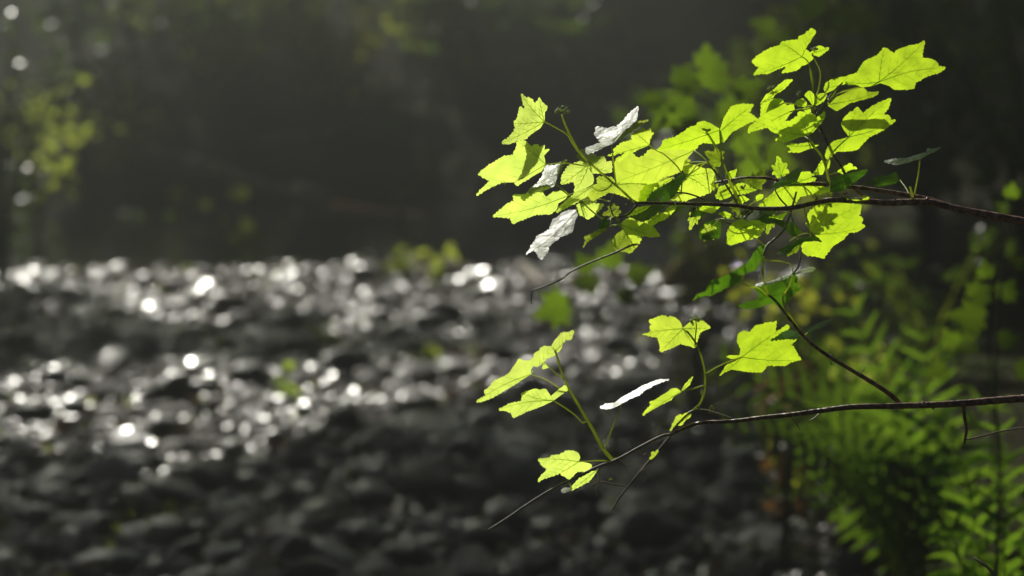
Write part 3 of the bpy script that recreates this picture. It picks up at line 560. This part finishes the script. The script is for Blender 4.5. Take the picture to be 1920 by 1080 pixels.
 ('F', [(860,475),(900,400),(980,330),(1080,240),(1200,200),(1280,160),(1260,210),(1200,290),(1080,360),(960,420)], (1262,180), [(1330,230),(1440,200)], dict(gy=.3, gx=.4, d=1.985)),
 ('F', [(515,945),(590,830),(650,730),(720,700),(780,660),(820,540),(860,530),(930,470),(1000,440),(1080,440),(1110,490),(1070,560),(1040,690),(960,730),(900,745),(850,790),(770,850),(770,900),(690,1005),(650,950),(610,880)], (1085,450), [(1110,380),(1150,350)], dict(m='leaf_glare', gy=1.9, gx=-.6, d=2.08)),
 ('F', [(1090,380),(1160,340),(1260,370),(1400,380),(1290,500),(1215,550),(1120,490)], (1150,350), [(1220,420),(1320,505)], dict(gy=-.3, d=2.02)),
 ('F', [(1330,640),(1360,580),(1410,500),(1440,570),(1430,640),(1340,650)], (1410,505), None, dict(m='leaf_shaded', gy=.8, d=2.0)),
 ('F', [(1170,745),(1260,710),(1350,660),(1440,630),(1420,670),(1300,740),(1200,800),(1160,870),(1190,790)], (1435,635), [(1500,610),(1560,620)], dict(gy=.6, d=1.99)),
 ('F', [(1000,-60),(920,60),(910,155),(1050,120),(1070,180),(1060,240),(1200,190),(1270,150),(1280,80),(1250,0),(1230,-60),(1130,-110)], (1228,-75), None, dict(gy=-.5, gx=.1, d=2.025)),
 ('Pc', [(340,375),(450,350),(590,345),(690,310),(760,290),(815,275),(835,225),(865,235),(900,235),(985,215),(930,260),(860,290),(760,350),(640,380),(470,415)], (750,345), [(735,480),(715,600),(680,770)], dict(m='leaf_shaded', gy=1.8, gx=-.2, d=1.97)),
 ('Pc', [(110,630),(200,600),(260,550),(400,530),(480,495),(500,540),(530,580),(480,620),(330,650),(270,665),(200,625)], (525,585), [(600,690),(650,800)], dict(m='leaf_shaded', gy=.9, d=2.09)),
 ('H', [(1470,315),(1560,325),(1640,330),(1690,310),(1740,295),(1700,345),(1620,345)], (1475,322), None, dict(gy=-.9, d=1.97)),
]
random.seed(77)
for (cx, cy_, sz, an) in [(1258, 342, 30, 200), (1305, 398, 26, 250), (1342, 352, 28, 120), (1372, 378, 24, 300), (1412, 352, 30, 60), (1445, 402, 28, 260), (1228, 398, 26, 230), (1160, 392, 24, 200),
        (1352, 302, 26, 150), (1292, 305, 28, 170), (1465, 330, 28, 100), (1500, 352, 26, 30), (1112, 372, 24, 220), (1420, 432, 22, 200), (1335, 425, 24, 240), (1480, 240, 24, 190)]:
    o_l = [(0, 0), (.30, -.10), (.42, .12), (.66, .14), (.44, .36), (.60, .66), (.27, .56), (.18, .82), (0, 1.1), (-.18, .80), (-.27, .58), (-.55, .64), (-.42, .34), (-.62, .12), (-.34, .1), (-.25, -.08)]
    ca, sa, sq = math.cos(R(an)), -math.sin(R(an)), random.uniform(.5, .95)
    LV_UP.append(('Z', [(cx + (ca*b_ + sa*a*sq)*sz*1.25, cy_ + (sa*b_ - ca*a*sq)*sz*1.25) for a, b_ in o_l], (cx, cy_), None, dict(gy=random.uniform(-.6, .9), gx=random.uniform(-.3, .4), d=random.uniform(2.035, 2.08))))
LV_LO = [
 ('I', [(110,740),(160,680),(270,625),(275,575),(340,510),(480,470),(545,430),(640,370),(730,320),(780,240),(860,130),(930,110),(950,150),(920,220),(860,320),(820,400),(700,430),(660,480),(660,520),(560,570),(450,620),(330,680),(240,690),(150,720)], (640,545), [(700,560),(760,585),(850,600),(960,690)], dict(m='leaf_shaded', gy=.3, gx=.5, d=1.98)),
 ('I', [(620,805),(720,760),(850,730),(850,640),(800,600),(900,570),(1100,500),(1240,440),(1290,470),(1300,600),(1360,595),(1280,640),(1200,720),(1120,830),(1020,770),(930,790),(800,830),(700,830)], (960,700), None, dict(m='leaf_shaded', gy=.5, gx=.1, d=1.99)),
 ('I', [(815,570),(880,540),(960,535),(1100,480),(1200,450),(1260,440),(1300,405),(1400,375),(1480,365),(1510,385),(1480,405),(1340,430),(1200,470),(1040,540),(900,575)], (1240,445), [(1235,380),(1210,330),(1100,300),(930,290)], dict(m='leaf_glare', gy=3.2, gx=-.6, d=1.985)),
 ('J', [(75,1045),(110,1010),(190,975),(165,925),(240,860),(270,810),(350,770),(440,735),(500,640),(555,555),(600,575),(680,575),(720,540),(725,500),(780,470),(820,425),(880,415),(940,430),(965,520),(870,555),(820,610),(760,650),(720,640),(695,680),(690,735),(580,800),(450,880),(330,950),(240,1000),(150,1035)], (692,732), [(780,760),(880,800),(1000,880),(1092,925)], dict(gy=-.5, gx=.3, d=2.0)),
 ('J', [(925,415),(960,350),(1040,265),(1120,255),(1180,238),(1165,290),(1145,345),(1080,345),(1050,380),(1030,450),(990,490),(960,470)], (965,475), [(995,540),(1030,660)], dict(gy=-.3, gx=.3, d=2.0)),
 ('Z', [(935,768),(956,757),(980,752),(977,737),(1002,729),(1012,731),(1023,729),(1033,743),(1047,730),(1060,722),(1065,730),(1053,740),(1037,752),(1020,760),(985,772),(963,784),(958,773)], (1037,751), [(1060,765),(1080,780),(1093,793)], dict(gy=-.4, gx=.3, d=1.995)),
 ('J', [(820,675),(835,590),(880,630),(900,650),(870,665)], (895,650), [(960,710),(1040,770)], dict(gy=-.2, gx=.3, d=2.0)),
 ('K', [(620,280),(690,265),(740,240),(705,200),(740,170),(700,145),(700,125),(790,90),(860,70),(910,90),(960,80),(1020,110),(1060,150),(1080,210),(1150,150),(1210,125),(1300,130),(1360,170),(1395,210),(1340,230),(1270,260),(1250,330),(1220,430),(1140,410),(1060,385),(960,430),(830,480),(820,400),(800,320),(720,300)], (1085,218), [(1160,290),(1225,380)], dict(gy=-.3, gx=.2, d=2.0)),
 ('L', [(290,870),(340,800),(370,750),(460,710),(530,665),(440,680),(370,655),(420,635),(520,635),(530,560),(490,480),(500,400),(550,365),(600,370),(640,370),(700,300),(780,290),(840,270),(900,265),(935,245),(920,380),(980,350),(1060,290),(1080,330),(1000,400),(1060,440),(1165,460),(1090,520),(1140,560),(1180,640),(1215,690),(1100,710),(1040,750),(930,755),(840,745),(770,830),(600,820),(430,795),(350,825)], (545,658), [(420,700),(280,760),(160,830)], dict(gy=-.3, gx=.1, d=2.0)),
 ('Nc', [(270,262),(340,222),(430,212),(500,160),(620,95),(720,40),(830,-15),(930,-50),(1050,-55),(960,-20),(860,20),(760,80),(700,130),(620,160),(530,215),(480,240),(400,275),(320,280)], (515,215), [(460,370),(390,540),(330,700)], dict(m='leaf_glare', gy=2.4, gx=-1.2, d=2.0)),
 ('Nc', [(745,355),(790,290),(850,235),(820,210),(870,190),(940,150),(1000,110),(1080,50),(1140,50),(1180,80),(1215,20),(1260,-30),(1320,-90),(1270,20),(1180,95),(1100,140),(1080,170),(980,220),(860,290)], (1180,85), [(1290,60),(1420,20)], dict(gy=-.4, gx=.5, d=2.01)),
 ('Nc', [(1050,530),(1080,470),(1110,400),(1150,350),(1200,350),(1250,320),(1300,330),(1290,370),(1240,400),(1210,430),(1180,470),(1140,450),(1090,490)], (1292,335), None, dict(gy=-.3, gx=.3)),
 ('Nc', [(820,840),(850,810),(840,770),(870,755),(890,770),(915,735),(935,760),(910,830),(870,860)], (900,845), None, dict(gy=-.3)),
 ('M_', [(655,245),(700,240),(780,230),(830,200),(900,195),(980,150),(1060,155),(1110,180),(1128,230),(1110,270),(1200,285),(1260,310),(1240,350),(1180,385),(1100,385),(1000,475),(950,440),(900,400),(800,440),(730,460),(650,500),(680,440),(760,360),(700,320)], (1110,275), [(1200,268),(1330,262),(1440,265)], dict(gy=-.4, gx=.3, d=1.995)),
 ('M_', [(1020,600),(1040,540),(1100,480),(1180,430),(1270,380),(1320,370),(1290,420),(1230,490),(1160,530),(1080,570)], (1310,373), None, dict(gy=-.3, gx=.3, d=2.01)),
 ('M_', [(910,605),(940,570),(1030,570),(1040,590),(980,610),(930,625)], (1035,580), None, dict(m='leaf_glare', gy=1.8, d=2.01)),
 ('L', [(870,470),(950,420),(1020,370),(1100,355),(1190,380),(1210,420),(1150,455),(1000,455)], (1200,415), None, dict(m='leaf_shaded', gy=1.2, d=1.985)),
 ('L', [(1280,390),(1290,330),(1380,290),(1450,260),(1500,235),(1570,225),(1500,290),(1400,340),(1330,370)], (1283,385), None, dict(m='leaf_shaded', gy=1.4, d=2.0)),
]
LV_LO = [q for q in LV_LO if q[4] is not None]
random.seed(42)
# stems: (points in photo pixels, radius start, radius end in pixels, material, depth start, depth end)
ST_UP = [
 ('stem', [(1990,430),(1890,410),(1800,393),(1745,380),(1700,379),(1660,380),(1600,376),(1560,375),(1530,380),(1480,390),(1420,391),(1380,385),(1330,383),(1260,381),(1190,380)], 7, 2.0, 'bark', 1.96, 2.0),
 ('twig', [(1790,390),(1740,374),(1690,364),(1640,356),(1600,351),(1540,345),(1470,340),(1440,334),(1400,333),(1370,337),(1340,343)], 4.5, 1.6, 'bark', 1.97, 2.03),
 ('shoot', [(1190,380),(1160,352),(1120,318),(1090,290),(1075,265),(1060,235),(1053,215)], 2.0, 1.5, 'green_stem', 2.0, 1.99),
 ('twig', [(1195,382),(1180,400),(1165,406),(1145,410),(1136,414)], 2, 1.2, 'bark_grey', 2.0, 2.0),
 ('shoot', [(1150,405),(1144,385),(1152,362)], 1.3, 1, 'pale_stem', 2.0, 2.0),
 ('shoot', [(1383,385),(1380,365),(1370,345),(1358,315),(1352,300),(1343,278),(1330,255),(1322,244)], 2.6, 1.6, 'green_stem', 2.0, 1.99),
 ('twig', [(1383,383),(1360,345),(1342,325),(1328,305)], 1.8, 1.1, 'pale_stem', 2.0, 1.99),
 ('twig', [(1268,361),(1290,363),(1318,373),(1332,383)], 1.3, 1.3, 'bark', 2.0, 2.0),
 ('shoot', [(1557,377),(1556,350),(1550,320),(1545,302),(1535,285),(1523,272),(1518,262)], 2.8, 1.5, 'green_stem', 1.985, 1.985),
 ('twig', [(1618,366),(1597,348),(1577,312),(1568,300),(1555,278),(1545,255),(1535,232),(1528,208)], 2.2, 2.2, 'bark', 2.0, 2.0),
 ('shoot', [(1528,210),(1527,200),(1528,183),(1524,160),(1520,138),(1518,122)], 1.8, 1.0, 'green_stem', 2.0, 2.0),
 ('shoot', [(1540,208),(1550,190),(1563,172),(1580,155)], 1.8, 1.2, 'pale_stem', 2.0, 1.99),
 ('shoot', [(1530,215),(1538,206),(1545,195),(1552,180)], 1.6, 1.2, 'pale_stem', 1.99, 1.99),
 ('shoot', [(1532,381),(1532,372),(1528,365)], 2, 1.5, 'green_stem', 2.0, 2.0),
 ('shoot', [(1555,348),(1548,337),(1535,331),(1522,331)], 1.6, 1.2, 'pale_stem', 1.98, 1.98),
 ('twig', [(1712,380),(1710,365),(1706,350)], 3, 1.2, 'green_stem', 1.97, 1.97),
 ('twig', [(1415,390),(1400,405),(1385,411),(1370,402)], 2, 1, 'bark', 2.0, 2.0),
 ('twig', [(1480,391),(1462,372),(1452,352),(1455,340)], 1.6, .9, 'bark', 2.0, 2.01),
 ('twig', [(1398,410),(1372,420),(1352,412)], 1.3, .8, 'bark', 2.0, 2.0),
 ('twig', [(1430,391),(1400,430),(1385,445)], 1.2, .7, 'bark', 2.01, 2.03),
 ('thread_twig', [(1195,455),(1170,466),(1150,475),(1100,495),(1070,510),(1050,525),(1010,541),(998,545),(997,555),(997,570)], 1.7, 1.0, 'bark_grey', 2.0, 2.0),
]
ST_LO = [
 ('stem', [(1990,742),(1890,749),(1790,757),(1690,761),(1600,763),(1540,770),(1480,778),(1430,783),(1370,790),(1320,792),(1290,800),(1256,815)], 6.5, 2.4, 'bark', 1.94, 2.0),
 ('twig', [(1256,815),(1240,818),(1200,838),(1160,860),(1140,868),(1120,875),(1070,900),(1030,920),(985,948),(950,972),(915,994)], 2.2, 1.4, 'bark_grey', 2.0, 1.97),
 ('twig', [(1258,817),(1230,850),(1200,885),(1180,910),(1160,935),(1148,958)], 2.0, 1.4, 'bark_grey', 2.0, 2.01),
 ('twig', [(1177,912),(1150,908),(1125,904),(1105,915)], 1.4, .9, 'bark_grey', 2.005, 2.0),
 ('twig', [(1121,873),(1123,900),(1119,932)], .9, .7, 'bark_grey', 2.0, 2.0),
 ('shoot', [(1152,866),(1130,840),(1110,803),(1085,760),(1065,725),(1050,690),(1043,665),(1041,656)], 3.2, 1.4, 'green_stem', 2.0, 2.0),
 ('shoot', [(1300,768),(1312,757),(1318,743),(1321,733),(1322,705),(1318,680),(1310,655),(1303,640),(1287,620)], 1.8, 1.5, 'green_stem', 2.0, 2.0),
 ('shoot', [(1303,650),(1304,630),(1306,612),(1305,603)], 1.2, 1, 'green_stem', 2.0, 1.995),
 ('twig', [(1258,812),(1275,790),(1295,772),(1320,769),(1345,776),(1372,785)], 1.6, 1.8, 'pale_stem', 2.0, 2.0),
 ('twig', [(1690,761),(1672,742),(1640,720),(1590,690),(1545,662),(1512,636),(1490,610),(1470,585),(1456,566),(1440,552)], 3.8, 2.0, 'bark', 1.98, 1.985),
 ('shoot', [(1500,620),(1478,588),(1468,560),(1480,535),(1487,513)], 2.0, 1.2, 'green_stem', 1.985, 1.985),
 ('shoot', [(1432,480),(1438,462),(1447,453),(1462,440),(1470,430),(1475,418),(1482,400),(1490,372),(1493,360)], 2.4, 1.6, 'pale_stem', 1.98, 2.0),
 ('shoot', [(1487,513),(1497,500),(1500,485),(1502,470),(1492,470)], 1.4, 1.2, 'pale_stem', 1.985, 1.99),
 ('shoot', [(1440,552),(1432,530),(1430,505),(1432,480)], 1.8, 2.0, 'green_stem', 1.985, 1.98),
 ('twig', [(1806,757),(1808,780),(1812,805),(1808,832)], 3.2, 2.0, 'bark', 1.95, 2.06),
 ('twig', [(1808,825),(1840,818),(1880,808),(1930,800),(1985,790)], 1.5, 1.2, 'bark_grey', 2.06, 2.12),
 ('twig', [(1480,778),(1490,790),(1500,805)], 1.0, .6, 'bark', 1.99, 1.98),
 ('twig', [(1200,885),(1218,872),(1225,862)], 1.0, .7, 'bark_grey', 2.0, 2.0),
 ('twig', [(1160,860),(1176,872),(1186,868)], .9, .5, 'bark_grey', 2.0, 1.99),
 ('twig', [(1205,880),(1212,895),(1208,905)], .9, .5, 'bark_grey', 2.0, 2.0),
 ('twig', [(1560,664),(1556,676),(1560,684)], 1.0, .6, 'bark', 1.98, 1.98),
 ('twig', [(1610,703),(1618,694),(1622,686)], 1.0, .6, 'bark', 1.98, 1.98),
 ('twig', [(1540,770),(1530,782),(1515,790)], 1.4, .6, 'bark', 1.99, 1.98),
]
def inside(pt, poly):
    x, y = pt; c = False; j = len(poly)-1
    for i in range(len(poly)):
        xi, yi = poly[i]; xj, yj = poly[j]
        if (yi > y) != (yj > y) and x < (xj-xi)*(y-yi)/(yj-yi) + xi: c = not c
        j = i
    return c
def seg_d(p, a, b):
    ax, ay = a; bx_, by = b; dx, dy = bx_-ax, by-ay; t = max(0, min(1, ((p[0]-ax)*dx + (p[1]-ay)*dy)/(dx*dx+dy*dy+1e-9))); return math.hypot(p[0]-ax-t*dx, p[1]-ay-t*dy)
def make_leaf(rec, root, org, stems):
    crop, ol, jn, pet, op = rec; pts = cv(crop, ol); j = cv(crop, [jn])[0]; d0 = op.get('d', 2.0)
    m_ = op.get('m', 'leaf'); m_ = ('leaf_glow' if j[0] < 1130 else 'leaf_half_glow' if j[0] < 1340 else 'leaf') if m_ == 'leaf' else m_; rmax = max(math.hypot(x-j[0], y-j[1]) for x, y in pts)  # leaf colour brightens towards the left in place of haze and sun
    ph = random.uniform(0, 6.28); gx_, gy_ = op.get('gx', 0), op.get('gy', 0); fold = op.get('fold'); cur = random.uniform(.15, .35)
    # veins: outline points that stick out from the junction
    n = len(pts); rr = [math.hypot(x-j[0], y-j[1]) for x, y in pts]
    tips = [i for i in range(n) if rr[i] > .42*rmax and rr[i] >= rr[i-1] and rr[i] >= rr[(i+1) % n] and rr[i] > 9]
    tips.sort(key=lambda i: -rr[i]); keep = []
    for i in tips:
        a = math.atan2(pts[i][1]-j[1], pts[i][0]-j[0])
        if all(abs((a - b_ + math.pi) % (2*math.pi) - math.pi) > R(22) for b_, _ in keep): keep.append((a, i))
        if len(keep) == 5: break
    vd = [(math.cos(a), math.sin(a)) for a, _ in keep]
    def dep(x, y):
        X, Yu = x-j[0], j[1]-y; r = math.hypot(X, Yu); v = gx_*X + gy_*Yu
        if fold: a = R(fold[0]); s = -X*math.sin(a) + Yu*math.cos(a); v += fold[1]*max(0, s)
        v += cur*r*r/max(rmax, 20)*.8 + 1.6*math.sin(x*.11+ph)*math.sin(y*.13+ph*2)*min(1, r/25)
        if r > 3:                       # blade sinks between the veins a little
            q = max([(X*c_ - Yu*s_)/r for c_, s_ in vd] + [0]); v += (1-q)*min(r, 30)*.10
        return d0 + v*PX*2
    # serrated outline
    out_ = []; tooth = 2.6 if rmax > 30 else 1.3
    area = sum(pts[i][0]*pts[(i+1) % n][1] - pts[(i+1) % n][0]*pts[i][1] for i in range(n)); sg = 1 if area > 0 else -1
    for i in range(n):
        a = pts[i]; b_ = pts[(i+1) % n]; L = math.hypot(b_[0]-a[0], b_[1]-a[1]); k = max(1, int(L/6.0)); nxm, nym = (b_[1]-a[1])/max(L, .01)*sg, -(b_[0]-a[0])/max(L, .01)*sg
        near = min(math.hypot((a[0]+b_[0])/2-j[0], (a[1]+b_[1])/2-j[1])/max(rmax, 1)*2.5, 1)
        for q in range(k):
            t0 = q/k; out_.append((a[0]+(b_[0]-a[0])*t0, a[1]+(b_[1]-a[1])*t0))
            if L > 7 and near > .3:
                t1 = (q+random.uniform(.35, .8))/k; h = tooth*random.uniform(.05, 1)**.7*near; out_.append((a[0]+(b_[0]-a[0])*t1 + nxm*h, a[1]+(b_[1]-a[1])*t1 + nym*h))
    xs_ = [p[0] for p in out_]; ys_ = [p[1] for p in out_]; inner = []; st_ = 5.0
    y = min(ys_)
    while y < max(ys_):
        x = min(xs_)
        while x < max(xs_):
            p = (x + random.uniform(-1, 1), y + random.uniform(-1, 1))
            if inside(p, out_) and min(seg_d(p, out_[i], out_[(i+1) % len(out_)]) for i in range(len(out_))) > 1.8: inner.append(p)
            x += st_
        y += st_
    vs = [Vector(p) for p in out_ + inner]; ne = len(out_)
    r_ = geometry.delaunay_2d_cdt(vs, [(i, (i+1) % ne) for i in range(ne)], [], 1, 1e-5)
    v2, f2 = r_[0], r_[2]; me = MB()
    me.add([P(p.x, p.y, dep(p.x, p.y)) - org for p in v2], [tuple(f) for f in f2], 0)
    # veins as fine raised ribs
    def rib(a, b_, w0, w1, bend=0):
        K = max(2, int(math.hypot(b_[0]-a[0], b_[1]-a[1])/4)); L = math.hypot(b_[0]-a[0], b_[1]-a[1]) + 1e-6; px_, py_ = -(b_[1]-a[1])/L, (b_[0]-a[0])/L; v = []; c = 0
        for q in range(K+1):
            t_ = q/K; w_ = w0 + (w1-w0)*t_; cx = a[0]+(b_[0]-a[0])*t_ + px_*bend*math.sin(math.pi*t_); cy_ = a[1]+(b_[1]-a[1])*t_ + py_*bend*math.sin(math.pi*t_)
            if not inside((cx, cy_), out_) and t_ > .15: break
            for s_ in (-1, 1): X_, Y_ = cx + px_*w_*s_, cy_ + py_*w_*s_; v.append(P(X_, Y_, dep(X_, Y_) - .00035) - org)
            c += 1
        if c > 1: me.add(v, [(2*i, 2*i+1, 2*i+3, 2*i+2) for i in range(c-1)], 1)
    if rmax > 14:
        for a, i in keep:
            tp = pts[i]; bd = random.uniform(-.05, .05)*rr[i]; rib(j, tp, .85 if rmax > 35 else .6, .25, bd)
            if rmax > 32:
                for q in range(1, 5):
                    for s_ in (-1, 1):
                        t0 = .18*q + random.uniform(0, .05); sx_, sy_ = j[0]+(tp[0]-j[0])*t0, j[1]+(tp[1]-j[1])*t0; an = a + s_*R(38); L = rr[i]*.30*(1-t0*.5)
                        rib((sx_, sy_), (sx_+math.cos(an)*L, sy_+math.sin(an)*L), .38, .15, 0)
    lf = me.build('leaf', [M[m_], M['vein']], root)
    # petiole
    if pet: path = [j] + cv(crop, pet)
    else:
        best = min(((math.hypot(q[0]-j[0], q[1]-j[1]), q) for q in stems), key=lambda c: c[0]); path = [j, ((j[0]+best[1][0])/2, (j[1]+best[1][1])/2 - 1.5), best[1][:2]] if best[0] > 1 else None
    if path:
        e_ = path[-1]; q = min(stems, key=lambda c: math.hypot(c[0]-e_[0], c[1]-e_[1])); dist = math.hypot(q[0]-e_[0], q[1]-e_[1])
        if dist > 2 and dist < 40: path = path + [q[:2]]
        K = len(path); p3 = [(x, y, d0 + (q[2]-d0)*(i/(K-1)) - (.0006 if i else .0003)) for i, (x, y) in enumerate(path)]
        tb = MB(); tb.tube([P(*c) - org for c in spline(p3, 5)], 1.15*PX*2, 1.5*PX*2, 6); tb.build('petiole', M['green_stem'], lf)
    return lf
CUL = MB
def make_branch(name, label, stems, leaves, cane_px, cane_off):
    org = P(1920, stems[0][1][1][1], 1.96); root = empty(name, label, 'branch', None, org); sp_all = []
    for k, (nm, pts, r0, r1, mk, da, db) in enumerate(stems):
        K = len(pts); p3 = [(x, y, da + (db-da)*i/(K-1)) for i, (x, y) in enumerate(pts)]
        sp = spline(p3, 5); sp_all += [tuple(c) for c in sp]; tb = MB(); w3 = [P(*c) - org for c in sp]
        if k == 0:   # the cane goes on past the frame and down into the bank
            g = Vector(cane_off); g.z = tz(g.x, g.y) - .05
            top = P(pts[0][0], pts[0][1], da); mid = top.lerp(g, .35) + Vector((.04, 0, .10)); ext = [top, mid, top.lerp(g, .72) + Vector((.05, .0, .06)), g]
            e3 = [Vector(c) - org for c in spline([tuple(c) for c in ext], .02)][1:]; cb = MB(); cb.tube([w3[0]] + e3, r0*PX*2, r0*PX*3.4, 8, bump=.03); cb.build('cane', M['bark'], root)
        kn = .05 if mk in ('bark', 'bark_grey') else .08
        tb.tube(w3, r0*PX*2.4, r1*PX*2.4, 8, bump=kn)
        if mk in ('bark', 'bark_grey') and K > 4:            # buds and leaf scars on the wood
            for _ in range(max(2, len(sp)//9)):
                i = random.randrange(2, len(sp)-2); rloc = (r0 + (r1-r0)*i/len(sp))*PX*2; a = random.uniform(0, 6.28)
                dr = RT*math.cos(a)*.5 + UP*math.sin(a) - FW*.3; tb.blob(w3[i] + dr.normalized()*rloc*.9, rloc*random.uniform(.5, .85), axis=dr, sq=(.7, .7, 1.2))
        if mk in ('green_stem',) and K > 4:
            for _ in range(len(sp)//2):
                i = random.randrange(1, len(sp)-1); a = random.uniform(0, 6.28); dr = (RT*math.cos(a) + UP*math.sin(a)).normalized(); tb.tube([w3[i], w3[i] + dr*.0022], .00018, .00006, 3)
        nm2 = {'thread_twig': 'dry_tendril'}.get(nm, nm)
        tb.build(nm2, M[mk], root)
    for rec in leaves: make_leaf(rec, root, org, sp_all)
    return root, org
up, org_u = make_branch('leafy_branch', 'upper branch crowded with backlit lime green lobed leaves on a reddish stem', ST_UP, LV_UP, None, (.78, 2.35, 0))
lo, org_l = make_branch('leafy_branch', 'lower forked branch with fewer lime green leaves and a bare pointed grey twig end', ST_LO, LV_LO, None, (.70, 2.1, 0))
# spent flower heads and buds
def head(cx, cy, d, r, root, org, n=9, name='flower_head', mk='bud', up_=90):
    mb = MB(); c = P(cx, cy, d) - org; s = PX*2
    for k in range(n):
        a = R(up_) + random.uniform(-1.5, 1.5); q = c + (RT*math.cos(a) + UP*math.sin(a))*r*s*random.uniform(.3, .9) + FW*random.uniform(-.5, .5)*r*s
        mb.tube([c, (c+q)/2 + UP*.0005, q], .5*s, .45*s, 5); mb.blob(q, r*.22*s*random.uniform(.8, 1.3))
        for _ in range(3): e_ = q + rdir()*r*.45*s; mb.tube([q, e_], .3*s, .12*s, 3)
    return mb.build(name, M[mk], root)
head(1053, 213, 1.99, 15, up, org_u, 12)
head(1322, 243, 1.99, 10, up, org_u, 7); head(1500, 178, 2.0, 8, up, org_u, 6, up_=120); head(1448, 168, 2.03, 9, up, org_u, 8, up_=130)
head(1528, 95, 2.02, 10, up, org_u, 7); head(1540, 245, 2.0, 5, up, org_u, 5, 'bud', up_=170); head(1585, 366, 1.98, 7, up, org_u, 7, 'bud', 'bark')
head(1305, 603, 1.995, 11, lo, org_l, 9); head(1295, 606, 1.995, 10, lo, org_l, 6, up_=20); head(1318, 735, 2.0, 6, lo, org_l, 6, 'bud', up_=160)
head(1312, 762, 2.0, 8, lo, org_l, 8, 'bud', up_=240); head(1152, 866, 2.0, 8, lo, org_l, 8, 'bud', 'green_stem'); head(1148, 956, 2.01, 5, lo, org_l, 5, 'bud', 'bark_grey', -90)
head(1145, 900, 2.0, 6, lo, org_l, 5, 'bud', 'green_stem', 90); head(1330, 765, 2.0, 9, lo, org_l, 5, 'bud', 'green_stem', 0); head(1212, 850, 2.0, 7, lo, org_l, 5, 'bud', 'bark_grey', -70)
head(1300, 390, 1.99, 9, up, org_u, 9, 'bud', 'bud', -90); head(1395, 355, 1.99, 9, up, org_u, 9, 'bud', 'bud', 150); head(1400, 395, 1.99, 12, up, org_u, 10, 'bud', 'green_stem', -90)
head(1178, 381, 2.0, 6, up, org_u, 6, 'bud', 'bud', 170); head(1498, 460, 1.99, 8, up, org_u, 6, 'bud', 'bud', 160); head(1490, 525, 1.98, 7, lo, org_l, 5, 'bud', 'bud', 0)

# ------------------------------------------------------------------ bare stems in the right corner
def bare(label, pts, d, r, mk, name='bare_stem'):
    o0 = P(*pts[0], d); root = None; mb = MB(); w3 = [P(a, b_, d) - o0 for a, b_ in pts]; sp = [Vector(c) for c in spline([tuple(c) for c in w3], .03)]
    g = Vector((o0.x + .03, o0.y + .05, 0)); g.z = tz(g.x, g.y) - .03
    mb.tube([g - o0] + sp, r*1.2, r*.5, 6, bump=.06); o = mb.build(name, M[mk]); o.location = o0
    return tag(o, label, 'twig')
bare('pale bent twig tip poking up in the bottom right corner', [(1900, 1140), (1872, 1085), (1850, 1062), (1826, 1046)], 2.1, .0022, 'dead')
bare('dark thin upright stem beside the right edge', [(1870, 1100), (1872, 900), (1866, 700), (1880, 500), (1893, 380)], 3.1, .0025, 'trunk')

# ------------------------------------------------------------------ misty air lit by the sun
bpy.ops.mesh.primitive_cube_add(size=1, location=(0, 12, 4.3)); hz = bpy.context.object; hz.name = 'haze'; hz.scale = (78, 72, 11)
hm = bpy.data.materials.new('misty_air'); hm.use_nodes = True; t = hm.node_tree; t.nodes.clear()
o_ = t.nodes.new('ShaderNodeOutputMaterial'); pv = t.nodes.new('ShaderNodeVolumePrincipled'); pv.inputs['Color'].default_value = (.92, .98, .90, 1)
pv.inputs['Density'].default_value = .026; pv.inputs['Anisotropy'].default_value = .925; t.links.new(pv.outputs[0], o_.inputs['Volume'])
hz.data.materials.append(hm); tag(hz, 'thin misty air glowing towards the sun over the creek', 'haze', kind='stuff')
